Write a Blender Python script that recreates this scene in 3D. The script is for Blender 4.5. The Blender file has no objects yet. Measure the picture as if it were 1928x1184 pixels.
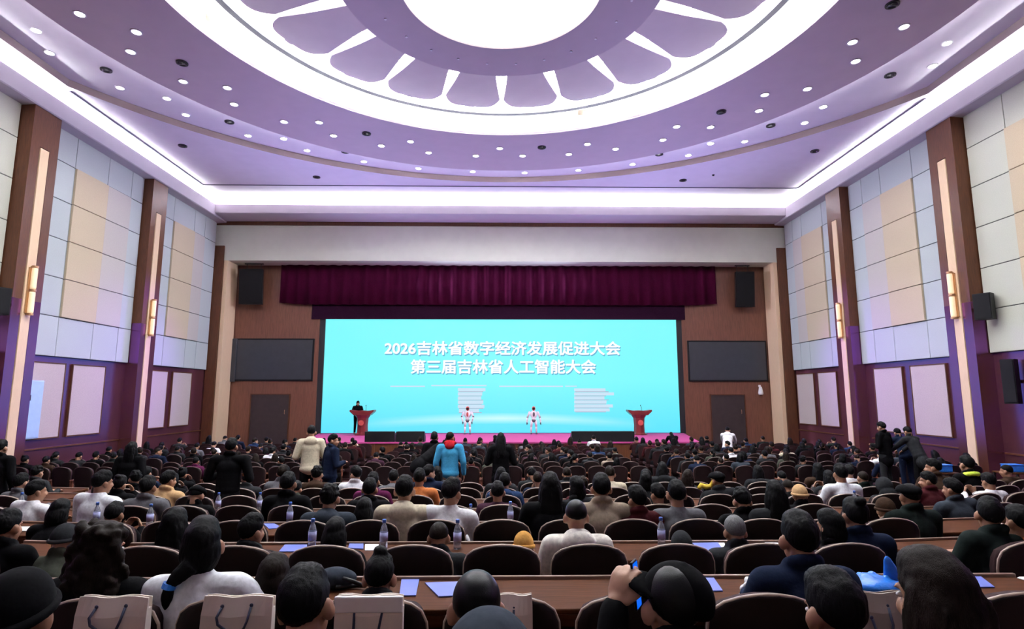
import bpy, bmesh, math, random
from mathutils import Vector, Matrix, Euler, noise

random.seed(11)
SC = bpy.context.scene
COL = SC.collection
PI = math.pi

# ------------------------------------------------------------------ camera, world, exposure
HC = 2.9                      # height of the lens above the flat floor in front of the stage
FPX = 1090.0
PITCH, YAW = math.radians(8.0), math.radians(-0.95)
_fw = Vector((-math.sin(YAW) * math.cos(PITCH), math.cos(YAW) * math.cos(PITCH), math.sin(PITCH)))
_rt = Vector((math.cos(YAW), math.sin(YAW), 0))
_up = _rt.cross(_fw)
cam_d = bpy.data.cameras.new('camera')
cam_d.sensor_fit = 'HORIZONTAL'
cam_d.sensor_width = 36.0
cam_d.lens = FPX / 1928.0 * 36.0
cam_d.clip_start = 0.05
cam_d.clip_end = 200
cam = bpy.data.objects.new('camera', cam_d)
COL.objects.link(cam)
cam.matrix_world = Matrix(((_rt.x, _up.x, -_fw.x, 0), (_rt.y, _up.y, -_fw.y, 0), (_rt.z, _up.z, -_fw.z, HC), (0, 0, 0, 1)))
SC.camera = cam

w = bpy.data.worlds.new('world')
SC.world = w
w.use_nodes = True
w.node_tree.nodes['Background'].inputs[0].default_value = (0.02, 0.02, 0.025, 1)
w.node_tree.nodes['Background'].inputs[1].default_value = 1.0
SC.view_settings.view_transform = 'Standard'
SC.view_settings.look = 'None'
SC.view_settings.gamma = 1.0
SC.view_settings.exposure = 0.25
SC.view_settings.use_curve_mapping = False

K_LED = 2.5        # cove strips
K_DOWN = 1.0       # downlights


def lamp(name, kind, loc, energy, color=(1, 1, 1), aim=None, parent=None, **kw):
    d = bpy.data.lights.new(name, kind)
    d.energy = energy
    d.color = color
    for k, v in kw.items():
        setattr(d, k, v)
    o = bpy.data.objects.new(name, d)
    COL.objects.link(o)
    o.location = loc
    if aim is not None:
        o.rotation_euler = (Vector(aim) - Vector(loc)).to_track_quat('-Z', 'Y').to_euler()
    if parent:
        o.parent = parent
    return o


# stage wash lamps standing behind the proscenium edge and on the stage floor
PURPLE = (0.36, 0.10, 1.0)
LILAC = (0.50, 0.45, 1.0)
for sx in (-1, 1):
    lamp('stage_wash', 'SPOT', (sx * 8.5, 30.8, HC + 6.9), 5200, PURPLE, (sx * 15.2, 20.0, HC - 3.0), spot_size=math.radians(60), spot_blend=1.0, shadow_soft_size=0.3)
    lamp('stage_uplight', 'SPOT', (sx * 8.5, 27.5, HC - 1.5), 4300, LILAC, (sx * 3.0, 20, HC + 10), spot_size=math.radians(120), spot_blend=1.0, shadow_soft_size=0.3)
    lamp('stage_side_wash', 'SPOT', (sx * 6.0, 30.6, HC + 6.2), 5200, (0.70, 0.74, 1.0), (-sx * 15.2, 26.5, HC + 4.0), spot_size=math.radians(56), spot_blend=1.0, shadow_soft_size=0.4)
for px_ in (-6, 0, 6):
    lamp('deck_wash', 'SPOT', (px_, 30.9, HC + 6.9), 1000, (1.0, 0.22, 0.85), (px_, 27.0, HC - 2), spot_size=math.radians(75), spot_blend=0.8, shadow_soft_size=0.2)


def rel(px, py):
    return _fw + _rt * ((px - 964) / FPX) - _up * ((py - 592) / FPX)


def at_y(px, py, y):
    r = rel(px, py)
    v = r * (y / r.y)
    return Vector((v.x, v.y, v.z + HC))


def at_z(px, py, z):
    r = rel(px, py)
    v = r * ((z - HC) / r.z)
    return Vector((v.x, v.y, v.z + HC))


# ------------------------------------------------------------------ materials
MAT = {}


def mat(name, col, rough=0.6, metal=0.0, noise=0.0, nscale=20.0, bump=0.0, bscale=60.0, emit=None, estr=0.0,
        stretch=None, bdist=0.02, ior=None, stint=None, spec=0.5, coat=0.0, trans=0.0, sheen=0.0):
    m = bpy.data.materials.new(name)
    m.use_nodes = True
    nt = m.node_tree
    b = nt.nodes['Principled BSDF']
    b.inputs['Base Color'].default_value = (*col, 1)
    b.inputs['Roughness'].default_value = rough
    b.inputs['Metallic'].default_value = metal
    b.inputs['Specular IOR Level'].default_value = spec
    b.inputs['Coat Weight'].default_value = coat
    if ior:
        b.inputs['IOR'].default_value = ior
    if stint:
        b.inputs['Specular Tint'].default_value = (*stint, 1)
    b.inputs['Transmission Weight'].default_value = trans
    b.inputs['Sheen Weight'].default_value = sheen
    if emit:
        b.inputs['Emission Color'].default_value = (*emit, 1)
        b.inputs['Emission Strength'].default_value = estr
    if noise > 0 or bump > 0:
        tc = nt.nodes.new('ShaderNodeTexCoord')
        mp = nt.nodes.new('ShaderNodeMapping')
        nt.links.new(tc.outputs['Object'], mp.inputs['Vector'])
        if stretch:
            mp.inputs['Scale'].default_value = stretch
    if noise > 0:
        n = nt.nodes.new('ShaderNodeTexNoise')
        n.inputs['Scale'].default_value = nscale
        n.inputs['Detail'].default_value = 5
        nt.links.new(mp.outputs[0], n.inputs['Vector'])
        r = nt.nodes.new('ShaderNodeValToRGB')
        r.color_ramp.elements[0].position = 0.3
        r.color_ramp.elements[1].position = 0.7
        r.color_ramp.elements[0].color = (*[c * (1 - noise) for c in col], 1)
        r.color_ramp.elements[1].color = (*[min(1, c * (1 + noise)) for c in col], 1)
        nt.links.new(n.outputs['Fac'], r.inputs[0])
        nt.links.new(r.outputs[0], b.inputs['Base Color'])
    if bump > 0:
        n2 = nt.nodes.new('ShaderNodeTexNoise')
        n2.inputs['Scale'].default_value = bscale
        n2.inputs['Detail'].default_value = 3
        nt.links.new(mp.outputs[0], n2.inputs['Vector'])
        bp = nt.nodes.new('ShaderNodeBump')
        bp.inputs['Strength'].default_value = bump
        bp.inputs['Distance'].default_value = bdist
        nt.links.new(n2.outputs['Fac'], bp.inputs['Height'])
        nt.links.new(bp.outputs[0], b.inputs['Normal'])
    MAT[name] = m
    return m


mat('pillar_violet_sheen', (0.088, 0.030, 0.012), 0.20, ior=3.0, stint=(0.50, 0.18, 1.0), noise=0.08, nscale=6, stretch=(6, 6, 0.5))  # pillar wood with purple light painted in as a violet sheen
mat('brown_wood', (0.088, 0.030, 0.012), 0.40, spec=0.35, noise=0.25, nscale=6, stretch=(6, 6, 0.5), bump=0.05, bscale=30)
mat('stage_wood', (0.150, 0.058, 0.034), 0.4, noise=0.2, nscale=5, stretch=(5, 5, 0.5))
mat('dado_wood', (0.078, 0.026, 0.020), 0.24, ior=2.9, stint=(0.60, 0.20, 1.0), noise=0.2, nscale=5, stretch=(5, 5, 0.5))  # violet specular tint imitates purple light on the wood
mat('strip_wood', (0.72, 0.52, 0.33), 0.5, noise=0.08, nscale=14, stretch=(8, 8, 0.3))
mat('desk_wood', (0.052, 0.019, 0.0085), 0.5, spec=0.02, noise=0.3, nscale=5, stretch=(0.6, 8, 8), bump=0.02)
mat('desk_edge', (0.20, 0.12, 0.085), 0.3, noise=0.1, nscale=8)
mat('wall_paint', (0.50, 0.46, 0.42), 0.7, noise=0.03, nscale=3)
mat('header_paint', (0.62, 0.64, 0.54), 0.45, noise=0.03, nscale=2)
mat('fabric_grey_warm_lit', (0.50, 0.51, 0.43), 0.9, noise=0.05, nscale=40, bump=0.15, bscale=250)  # grey fabric, yellower light away from the stage put into its colour
mat('fabric_grey', (0.44, 0.48, 0.48), 0.9, noise=0.05, nscale=40, bump=0.15, bscale=250)
mat('fabric_tan', (0.52, 0.43, 0.30), 0.9, noise=0.05, nscale=40, bump=0.15, bscale=250)
mat('fabric_pink', (0.48, 0.44, 0.41), 0.9, noise=0.05, nscale=40, bump=0.15, bscale=250)
mat('dado_fabric', (0.48, 0.40, 0.38), 0.9, noise=0.06, nscale=30, bump=0.15, bscale=250)
mat('panel_gap', (0.05, 0.05, 0.05), 0.9, noise=0.1)
mat('ceiling_white', (0.80, 0.79, 0.79), 0.7, noise=0.02, nscale=2)
mat('ceiling_mauve', (0.46, 0.38, 0.42), 0.55, noise=0.03, nscale=2)
mat('ceiling_lilac', (0.62, 0.57, 0.64), 0.6, noise=0.03, nscale=2)
mat('cornice_paint', (0.46, 0.42, 0.47), 0.6, noise=0.03, nscale=2)
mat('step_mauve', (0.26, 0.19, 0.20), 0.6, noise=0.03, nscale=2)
mat('lip_grey', (0.11, 0.11, 0.12), 0.7, noise=0.03)
mat('ceiling_line', (0.10, 0.10, 0.13), 0.6, noise=0.05)
mat('floor_carpet', (0.060, 0.018, 0.018), 0.95, noise=0.3, nscale=60, bump=0.3, bscale=200)
mat('stage_carpet', (0.42, 0.045, 0.20), 0.8, noise=0.1, nscale=30, bump=0.1)
mat('seat_fabric', (0.018, 0.005, 0.006), 0.85, spec=0.2, noise=0.25, nscale=50, bump=0.15, bscale=200)
mat('seat_shell', (0.007, 0.0028, 0.0032), 0.5, spec=0.25, noise=0.2, nscale=10)
mat('seat_rim_dark', (0.085, 0.045, 0.035), 0.4, noise=0.1, nscale=10)
mat('seat_rim', (0.40, 0.31, 0.25), 0.3, noise=0.1, nscale=10)
mat('armrest_wood', (0.16, 0.055, 0.03), 0.35, noise=0.2, nscale=8)
mat('black_metal', (0.02, 0.02, 0.022), 0.4, metal=0.6, noise=0.1)
mat('black_plastic', (0.005, 0.005, 0.006), 0.5, spec=0.2, noise=0.2, nscale=30)
mat('speaker_grille', (0.004, 0.004, 0.005), 0.6, spec=0.15, noise=0.3, nscale=200, bump=0.4, bscale=300)
mat('screen_dark', (0.030, 0.034, 0.042), 0.35, noise=0.08, nscale=4)
mat('velvet', (0.040, 0.002, 0.016), 0.9, noise=0.15, nscale=20, spec=0.05)
mat('velvet_dark', (0.016, 0.004, 0.013), 0.95, spec=0.05, noise=0.15, nscale=20)
mat('door_dark', (0.030, 0.018, 0.018), 0.5, noise=0.15, nscale=4)
mat('frame_black', (0.004, 0.004, 0.007), 0.6, noise=0.1)
mat('podium_red', (0.16, 0.020, 0.022), 0.3, noise=0.2, nscale=5, stretch=(6, 6, 0.5))
mat('robot_white', (0.78, 0.78, 0.80), 0.3, noise=0.03)
mat('robot_grey', (0.10, 0.10, 0.11), 0.4, metal=0.3, noise=0.1)
mat('robot_red', (0.55, 0.10, 0.08), 0.4, noise=0.1)
mat('sconce', (0.78, 0.58, 0.38), 0.5, noise=0.05, emit=(1.0, 0.72, 0.42), estr=0.5)
mat('sconce_metal', (0.50, 0.30, 0.16), 0.35, metal=0.7, noise=0.1)
mat('led_strip', (1, 1, 1), 0.5, emit=(0.94, 0.97, 1.0), estr=110 * K_LED)
mat('led_soft', (1, 1, 1), 0.5, emit=(0.94, 0.97, 1.0), estr=34 * K_LED)
mat('led_hot', (1, 1, 1), 0.5, emit=(0.94, 0.97, 1.0), estr=170 * K_LED)
mat('led_front', (1, 1, 1), 0.5, emit=(0.95, 0.97, 1.0), estr=190 * K_LED)
mat('lens_glow', (1, 1, 1), 0.5, emit=(1.0, 0.98, 1.0), estr=14)
mat('dome_glow', (1, 1, 1), 0.5, emit=(1.0, 0.97, 0.92), estr=3.2)
mat('dome_warm', (1, 1, 1), 0.5, emit=(1.0, 0.86, 0.62), estr=0.9)
mat('trim_white', (0.75, 0.74, 0.76), 0.5, noise=0.03)
mat('fixture_dark', (0.025, 0.025, 0.03), 0.35, metal=0.4, noise=0.1)
mat('beige_plastic', (0.50, 0.42, 0.30), 0.5, noise=0.05)
mat('cabinet_blue', (0.40, 0.55, 0.78), 0.45, noise=0.05, nscale=6)
mat('skin', (0.33, 0.165, 0.095), 0.5, noise=0.08, nscale=25, bump=0.03, bscale=200)
mat('skin_light', (0.42, 0.235, 0.15), 0.5, noise=0.08, nscale=25, bump=0.03, bscale=200)
mat('eye_white', (0.7, 0.7, 0.7), 0.2, noise=0.05)
mat('hair_black', (0.0028, 0.0028, 0.0032), 0.55, noise=0.4, nscale=30, stretch=(14, 14, 1.2), bump=0.6, bscale=40, bdist=0.003, spec=0.06)
mat('hair_brown', (0.008, 0.005, 0.0035), 0.55, noise=0.4, nscale=30, stretch=(14, 14, 1.2), bump=0.6, bscale=40, bdist=0.003, spec=0.06)
mat('hair_grey', (0.09, 0.09, 0.09), 0.55, noise=0.3, nscale=30, stretch=(9, 9, 1), bump=0.4, bscale=45)
mat('hair_fuzz', (0.0025, 0.0025, 0.0028), 0.36, spec=0.12, bdist=0.002, noise=0.3, nscale=120, bump=0.2, bscale=300)
CLOTH = {'black': (0.003, 0.003, 0.0036), 'charcoal': (0.016, 0.017, 0.019), 'navy': (0.006, 0.010, 0.024),
         'dark blue': (0.014, 0.030, 0.075), 'grey': (0.10, 0.10, 0.11), 'pale grey': (0.76, 0.78, 0.82), 'white': (0.74, 0.74, 0.76),
         'cream': (0.55, 0.49, 0.36), 'beige': (0.25, 0.20, 0.15), 'maroon': (0.045, 0.009, 0.011), 'burgundy': (0.070, 0.010, 0.040),
         'brown': (0.030, 0.017, 0.011), 'olive': (0.05, 0.055, 0.042), 'sky blue': (0.055, 0.30, 0.52), 'red': (0.45, 0.02, 0.03),
         'tan': (0.50, 0.32, 0.16), 'mustard': (0.52, 0.27, 0.07), 'dark green': (0.008, 0.012, 0.011), 'slate': (0.026, 0.032, 0.042),
         'orange': (0.50, 0.16, 0.05), 'pink': (0.70, 0.25, 0.30), 'yellow': (0.75, 0.55, 0.08), 'lime': (0.55, 0.75, 0.08),
         'ivory': (0.80, 0.76, 0.68), 'denim': (0.05, 0.09, 0.18), 'plum': (0.035, 0.014, 0.025)}
for k, v in CLOTH.items():
    mat('cloth_' + k.replace(' ', '_'), v, 0.9, noise=0.15, nscale=40, bump=0.3, bscale=18, bdist=0.012, spec=0.04)


def cloth(k):
    return MAT['cloth_' + k.replace(' ', '_')]


mat('paper_tan', (0.80, 0.71, 0.63), 0.75, noise=0.04, nscale=8)
mat('paper_grey', (0.34, 0.29, 0.26), 0.75, noise=0.04, nscale=8)
mat('paper_white', (0.82, 0.82, 0.84), 0.6, noise=0.02)
mat('folder_blue', (0.13, 0.18, 0.56), 0.35, noise=0.06, nscale=10)
mat('cord_navy', (0.015, 0.02, 0.05), 0.7, noise=0.1)
mat('bottle_clear', (0.75, 0.80, 0.90), 0.08, noise=0.05, trans=0.75)
mat('bottle_cap', (0.05, 0.14, 0.50), 0.4, noise=0.05)
mat('bottle_label', (0.42, 0.46, 0.75), 0.4, noise=0.2, nscale=30)
mat('bag_blue', (0.020, 0.19, 0.72), 0.3, noise=0.15, nscale=12, bump=0.3, bscale=20)
mat('phone_blue', (0.0, 0.02, 0.1), 0.2, emit=(0.0, 0.10, 0.85), estr=1.2)
mat('screen_cyan', (0, 0, 0), 0.5)
mat('text_white', (0, 0, 0), 0.5, emit=(0.93, 0.97, 1.0), estr=0.9)
mat('text_shade', (0, 0, 0), 0.5, emit=(0.10, 0.42, 0.66), estr=0.84)
mat('list_pale', (0, 0, 0), 0.5, emit=(0.62, 0.80, 0.95), estr=0.8)
mat('list_red', (0, 0, 0), 0.5, emit=(0.55, 0.33, 0.50), estr=0.8)


def screen_nodes():
    m = MAT['screen_cyan']
    nt = m.node_tree
    b = nt.nodes['Principled BSDF']
    tc = nt.nodes.new('ShaderNodeTexCoord')
    sp = nt.nodes.new('ShaderNodeSeparateXYZ')
    nt.links.new(tc.outputs['Generated'], sp.inputs[0])

    def math_(op, a, bb=None, clamp=False):
        n = nt.nodes.new('ShaderNodeMath')
        n.operation = op
        n.use_clamp = clamp
        for i, v in enumerate((a, bb)):
            if v is None:
                continue
            if isinstance(v, (int, float)):
                n.inputs[i].default_value = v
            else:
                nt.links.new(v, n.inputs[i])
        return n.outputs[0]
    # pale streak of light shown along the bottom of the picture on the screen
    dx = math_('SUBTRACT', sp.outputs[0], 0.5)
    arc = math_('SUBTRACT', 0.125, math_('MULTIPLY', math_('MULTIPLY', dx, dx), 0.35))
    dist = math_('ABSOLUTE', math_('SUBTRACT', sp.outputs[2], arc))
    glow = math_('MULTIPLY', math_('SUBTRACT', 1.0, math_('DIVIDE', dist, 0.05), True),
                 math_('SUBTRACT', 1.0, math_('MULTIPLY', math_('ABSOLUTE', dx), 2.3), True))
    mx = nt.nodes.new('ShaderNodeMixRGB')
    mx.inputs[1].default_value = (0.19, 0.93, 1.0, 1)
    mx.inputs[2].default_value = (0.62, 0.98, 1.0, 1)
    nt.links.new(glow, mx.inputs[0])
    # slightly deeper blue towards the foot of the picture
    foot = math_('SUBTRACT', 1.0, math_('DIVIDE', sp.outputs[2], 0.45), True)
    mx2 = nt.nodes.new('ShaderNodeMixRGB')
    mx2.inputs[1].default_value = (0.20, 0.95, 1.0, 1)
    mx2.inputs[2].default_value = (0.11, 0.78, 1.0, 1)
    nt.links.new(foot, mx2.inputs[0])
    nt.links.new(mx2.outputs[0], mx.inputs[1])
    nt.links.new(mx.outputs[0], b.inputs['Emission Color'])
    b.inputs['Emission Strength'].default_value = 0.84


screen_nodes()


# ------------------------------------------------------------------ mesh helpers
def obj(name, bm, m, parent=None, smooth=False, loc=None, mats=None):
    me = bpy.data.meshes.new(name)
    bm.normal_update()
    bm.to_mesh(me)
    bm.free()
    me.materials.append(MAT[m] if isinstance(m, str) else m)
    if smooth:
        for p in me.polygons:
            p.use_smooth = True
    o = bpy.data.objects.new(name, me)
    COL.objects.link(o)
    if parent:
        o.parent = parent
    if loc:
        o.location = loc
    return o


def inst(name, me, parent=None, m=None, mw=None):
    o = bpy.data.objects.new(name, me)
    COL.objects.link(o)
    if parent:
        o.parent = parent
    if m is not None:
        s = o.material_slots[0]
        s.link = 'OBJECT'
        s.material = MAT[m] if isinstance(m, str) else m
    if mw is not None:
        o.matrix_local = mw
    return o


def thing(name, label, cat, loc=(0, 0, 0), rz=0.0, group=None, scale=1.0):
    o = bpy.data.objects.new(name, None)
    COL.objects.link(o)
    o.empty_display_size = 0.1
    o.location = loc
    o.rotation_euler = (0, 0, rz)
    o.scale = (scale,) * 3
    o['label'] = label
    o['category'] = cat
    if group:
        o['group'] = group
    return o


def tag(o, label, cat, group=None):
    o['label'] = label
    o['category'] = cat
    if group:
        o['group'] = group
    return o


def struct(name, bm, m, smooth=False):
    o = obj(name, bm, m, None, smooth)
    o['kind'] = 'structure'
    return o


def B():
    return bmesh.new()


def box(bm, x0, x1, y0, y1, z0, z1, bev=0.0, M=None):
    r = bmesh.ops.create_cube(bm, size=1)
    vs = r['verts']
    for v in vs:
        v.co = Vector((x0 + (v.co.x + .5) * (x1 - x0), y0 + (v.co.y + .5) * (y1 - y0), z0 + (v.co.z + .5) * (z1 - z0)))
    if bev > 0:
        es = list({e for v in vs for e in v.link_edges})
        g = bmesh.ops.bevel(bm, geom=es, offset=bev, segments=2, affect='EDGES', profile=0.5)
        vs = list({v for f in g['faces'] for v in f.verts} | {v for v in vs if v.is_valid})
    if M is not None:
        bmesh.ops.transform(bm, matrix=M, verts=[v for v in vs if v.is_valid])
    return vs


def prism(bm, pts, axis, a, b):
    """closed outline pts (2-tuples) swept along axis from a to b"""
    def co(p, t):
        if axis == 'x':
            return (t, p[0], p[1])
        if axis == 'y':
            return (p[0], t, p[1])
        return (p[0], p[1], t)
    v0 = [bm.verts.new(co(p, a)) for p in pts]
    v1 = [bm.verts.new(co(p, b)) for p in pts]
    n = len(pts)
    fs = [bm.faces.new(v0), bm.faces.new(v1)]
    for i in range(n):
        fs.append(bm.faces.new((v0[i], v0[(i + 1) % n], v1[(i + 1) % n], v1[i])))
    bmesh.ops.recalc_face_normals(bm, faces=fs)
    return v0 + v1


def lathe(bm, prof, cx=0, cy=0, seg=64, closed=False, a0=0, a1=2 * PI):
    full = abs(a1 - a0 - 2 * PI) < 1e-6
    n = seg if full else seg + 1
    rings = []
    for i in range(n):
        a = a0 + (a1 - a0) * i / seg
        c, s = math.cos(a), math.sin(a)
        rings.append([bm.verts.new((cx + r * c, cy + r * s, z)) for r, z in prof])
    m = len(prof)
    fs = []
    for i in range(seg):
        A, Bq = rings[i], rings[(i + 1) % n]
        for j in range(m if closed else m - 1):
            k = (j + 1) % m
            if prof[j][0] < 1e-6 and prof[k][0] < 1e-6:
                continue
            try:
                fs.append(bm.faces.new((A[j], Bq[j], Bq[k], A[k])))
            except ValueError:
                pass
    bmesh.ops.remove_doubles(bm, verts=[v for r in rings for v in r], dist=1e-5)
    fs = [f for f in fs if f.is_valid]
    bmesh.ops.recalc_face_normals(bm, faces=fs)


def tube(bm, pts, r, seg=8, closed=False):
    pts = [Vector(p) for p in pts]
    n = len(pts)
    rr = r if isinstance(r, (list, tuple)) else [r] * n
    rings = []
    prev = None
    for i, p in enumerate(pts):
        if closed:
            d = pts[(i + 1) % n] - pts[i - 1]
        else:
            d = pts[min(i + 1, n - 1)] - pts[max(i - 1, 0)]
        d.normalize()
        if prev is None:
            ref = Vector((0, 0, 1)) if abs(d.z) < 0.9 else Vector((1, 0, 0))
            u = d.cross(ref).normalized()
        else:
            u = (prev - d * prev.dot(d)).normalized()
        prev = u
        v = d.cross(u)
        rings.append([bm.verts.new(p + (u * math.cos(2 * PI * k / seg) + v * math.sin(2 * PI * k / seg)) * rr[i]) for k in range(seg)])
    fs = []
    for i in range(n if closed else n - 1):
        A, C = rings[i], rings[(i + 1) % n]
        for k in range(seg):
            fs.append(bm.faces.new((A[k], A[(k + 1) % seg], C[(k + 1) % seg], C[k])))
    if not closed:
        fs.append(bm.faces.new(rings[0]))
        fs.append(bm.faces.new(rings[-1]))
    bmesh.ops.recalc_face_normals(bm, faces=fs)


def ell(bm, c, r, rot=None, sub=3):
    M = Matrix.Translation(Vector(c))
    if rot is not None:
        M = M @ (rot.to_matrix().to_4x4() if isinstance(rot, Euler) else rot.to_4x4())
    M = M @ Matrix.Diagonal((r[0], r[1], r[2], 1))
    return bmesh.ops.create_icosphere(bm, subdivisions=sub, radius=1, matrix=M)['verts']


def cap(bm, p0, p1, r0, r1, sub=2):
    """tapered capsule"""
    p0, p1 = Vector(p0), Vector(p1)
    ell(bm, p0, (r0,) * 3, None, sub)
    ell(bm, p1, (r1,) * 3, None, sub)
    d = p1 - p0
    L = d.length
    if L < 1e-6:
        return
    M = Matrix.Translation((p0 + p1) / 2) @ d.to_track_quat('Z', 'Y').to_matrix().to_4x4()
    bmesh.ops.create_cone(bm, cap_ends=True, segments=16, radius1=r0, radius2=r1, depth=L, matrix=M)


def fused(bm, voxel, smooth=4, fac=0.5, cut=None):
    """union of everything in bm as one continuous skin"""
    me = bpy.data.meshes.new('tmp')
    bm.to_mesh(me)
    bm.free()
    o = bpy.data.objects.new('tmp', me)
    COL.objects.link(o)
    r = o.modifiers.new('r', 'REMESH')
    r.mode = 'VOXEL'
    r.voxel_size = voxel
    r.use_smooth_shade = True
    if smooth:
        s = o.modifiers.new('s', 'SMOOTH')
        s.iterations = smooth
        s.factor = fac
    dg = bpy.context.evaluated_depsgraph_get()
    dg.update()
    out = bpy.data.meshes.new_from_object(o.evaluated_get(dg))
    bpy.data.objects.remove(o)
    bpy.data.meshes.remove(me)
    for p in out.polygons:
        p.use_smooth = True
    return out


def ordinal(n):
    w_ = ['zeroth', 'first', 'second', 'third', 'fourth', 'fifth', 'sixth', 'seventh', 'eighth', 'ninth', 'tenth', 'eleventh', 'twelfth',
          'thirteenth', 'fourteenth', 'fifteenth', 'sixteenth', 'seventeenth', 'eighteenth', 'nineteenth', 'twentieth', 'twenty-first',
          'twenty-second', 'twenty-third', 'twenty-fourth', 'twenty-fifth', 'twenty-sixth', 'twenty-seventh', 'twenty-eighth', 'twenty-ninth', 'thirtieth']
    if n < len(w_):
        return w_[n]
    t = {3: 'thirty', 4: 'forty', 5: 'fifty'}[n // 10]
    return t + '-' + w_[n % 10] if n % 10 else {3: 'thirtieth', 4: 'fortieth', 5: 'fiftieth'}[n // 10]


# ================================================================== THE SETTING
W = 15.3
YB = -6.0
YH = 30.2
ZC = HC + 10.0          # lower ceiling plane
RP = 1.32               # row pitch of the raked seating
SP = 0.58               # seat pitch


def zrow(k):
    return 1.26 - 0.11 * k


# floor: terraces at the back, a ramped cross aisle, the flat front
bm = B()
for k in range(-5, 9):
    y0 = RP * k - 0.40
    y1 = RP * (k + 1) - 0.40 if k < 8 else RP * 8 + 1.25
    box(bm, -W, W, y0, y1, -0.3, zrow(k))
prism(bm, [(RP * 8 + 1.25, -0.3), (15.4, -0.3), (15.4, 0.0), (13.4, zrow(8)), (RP * 8 + 1.25, zrow(8))], 'x', -W, W)
box(bm, -W, W, 15.4, 33.2, -0.3, 0.0)
struct('floor', bm, 'floor_carpet')
# raised strip along both side walls at the cross aisle
bm = B()
for s in (-1, 1):
    box(bm, *(sorted((s * 7.6, s * W))), 13.3, 15.3, 0.0, 0.55)
struct('floor_side', bm, 'floor_carpet')

bm = B(); box(bm, -W - .3, -W, YB, 33.2, -0.3, ZC + 1.2); struct('wall_left', bm, 'dado_wood')
bm = B(); box(bm, W, W + .3, YB, 33.2, -0.3, ZC + 1.2); struct('wall_right', bm, 'dado_wood')
bm = B(); box(bm, -W - .3, W + .3, YB - .3, YB, -0.3, ZC + 1.2); struct('wall_back', bm, 'wall_paint')
# header over the stage opening
hb = at_y(938, 492, YH).z
bm = B()
box(bm, -W, W, YH, YH + 1.2, hb, ZC + 1.2)
struct('wall_header', bm, 'header_paint')
bm = B(); box(bm, -W, W, YH - 0.05, YH + 0.01, ZC - 0.98, ZC - 0.76); struct('trim_painted_shade', bm, 'brown_wood')  # brown strip painted in for the shade under the cornice
# walls beside the screen
YS = 31.5
x_l = at_y(598, 700, YS).x
x_r = at_y(1287, 700, YS).x
bm = B()
box(bm, -W, x_l, YS, YS + .25, -0.3, hb + .6)
box(bm, x_r, W, YS, YS + .25, -0.3, hb + .6)
box(bm, x_l, x_r, YS, YS + .25, at_y(940, 572, YS).z, hb + .6)
struct('wall_front', bm, 'stage_wood')
bm = B(); box(bm, -W, W, 33.0, 33.2, -0.3, ZC); struct('wall_stage_back', bm, 'frame_black')
# stage
YD = 25.6
bm = B(); prism(bm, [(-8.6, YD), (8.6, YD), (9.75, 31.5), (9.75, 32.9), (-9.75, 32.9), (-9.75, 31.5)], 'z', 0.86, 0.92); struct('floor_stage', bm, 'stage_carpet')
bm = B(); prism(bm, [(-8.55, YD + .05), (8.55, YD + .05), (9.7, 31.49), (-9.7, 31.49)], 'z', 0, 0.86)
for i in range(18):
    box(bm, -8.5 + i * .98, -8.44 + i * .98, YD + .03, YD + .06, 0, .86)
struct('trim_2', bm, 'brown_wood')
# dark doorways either side of the screen
for i, (a, b_, t) in enumerate(((474, 541, 743), (1338, 1405, 744))):
    p, q = at_y(a, t, YS), at_y(b_, 822, YS)
    bm = B()
    box(bm, p.x, q.x, YS - .03, YS + .02, 0.0, p.z)
    o = struct('door_%d' % (i + 1), bm, 'door_dark')
    bm = B()
    for xx in (p.x - .05, q.x):
        box(bm, xx, xx + .05, YS - .06, YS - .001, 0, p.z + .05)
    box(bm, p.x, q.x, YS - .06, YS - .001, p.z, p.z + .05)
    obj('door_frame', bm, 'brown_wood', o)
    bm = B()
    tube(bm, [(q.x - .2, YS - .03, 1.95), (q.x - .2, YS - .08, 1.95), (q.x - .2, YS - .08, 2.15), (q.x - .2, YS - .03, 2.15)], .012, 6)
    obj('door_handle', bm, 'sconce_metal', o)

# ------------------------------------------------------------------ ceiling
CX, CY = -0.05, 12.6
bm = B()
# outer ceiling beyond the wide arc (lower), the band inside it (higher)
ARC_C, ARC_R = 9.97, 16.26
ang0 = math.asin((17.9 - ARC_C) / ARC_R)
pts = []
for i in range(61):
    a = ang0 + (PI - 2 * ang0) * i / 60
    pts.append((ARC_R * math.cos(a), ARC_C + ARC_R * math.sin(a)))
xe = pts[0][0]
zo = ZC
row = []
for (x, y) in pts:
    row.append((bm.verts.new((x, y, zo)), bm.verts.new((max(-W, min(W, x * 1.3)), YH, zo)), bm.verts.new((x, y, zo + .25))))
for a, b_ in zip(row, row[1:]):
    bm.faces.new((a[0], b_[0], b_[1], a[1]))
    bm.faces.new((a[0], a[2], b_[2], b_[0]))
for s, r in ((1, row[0]), (-1, row[-1])):
    c0 = bm.verts.new((s * W, YH, zo)); c1 = bm.verts.new((s * W, 17.9, zo))
    bm.faces.new((r[0], r[1], c0, c1))
    e0 = bm.verts.new((s * abs(pts[0][0]), 17.9, zo)); e1 = bm.verts.new((s * abs(pts[0][0]), YB, zo))
    e2 = bm.verts.new((s * abs(pts[0][0]), YB, zo + .25)); e3 = bm.verts.new((s * abs(pts[0][0]), 17.9, zo + .25))
    w0 = bm.verts.new((s * W, 17.9, zo)); w1 = bm.verts.new((s * W, YB, zo))
    bm.faces.new((e0, e1, w1, w0)); bm.faces.new((e0, e3, e2, e1))
bmesh.ops.remove_doubles(bm, verts=bm.verts[:], dist=1e-4)
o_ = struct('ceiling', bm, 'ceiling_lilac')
o_.data.materials.append(MAT['step_mauve'])
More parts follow.
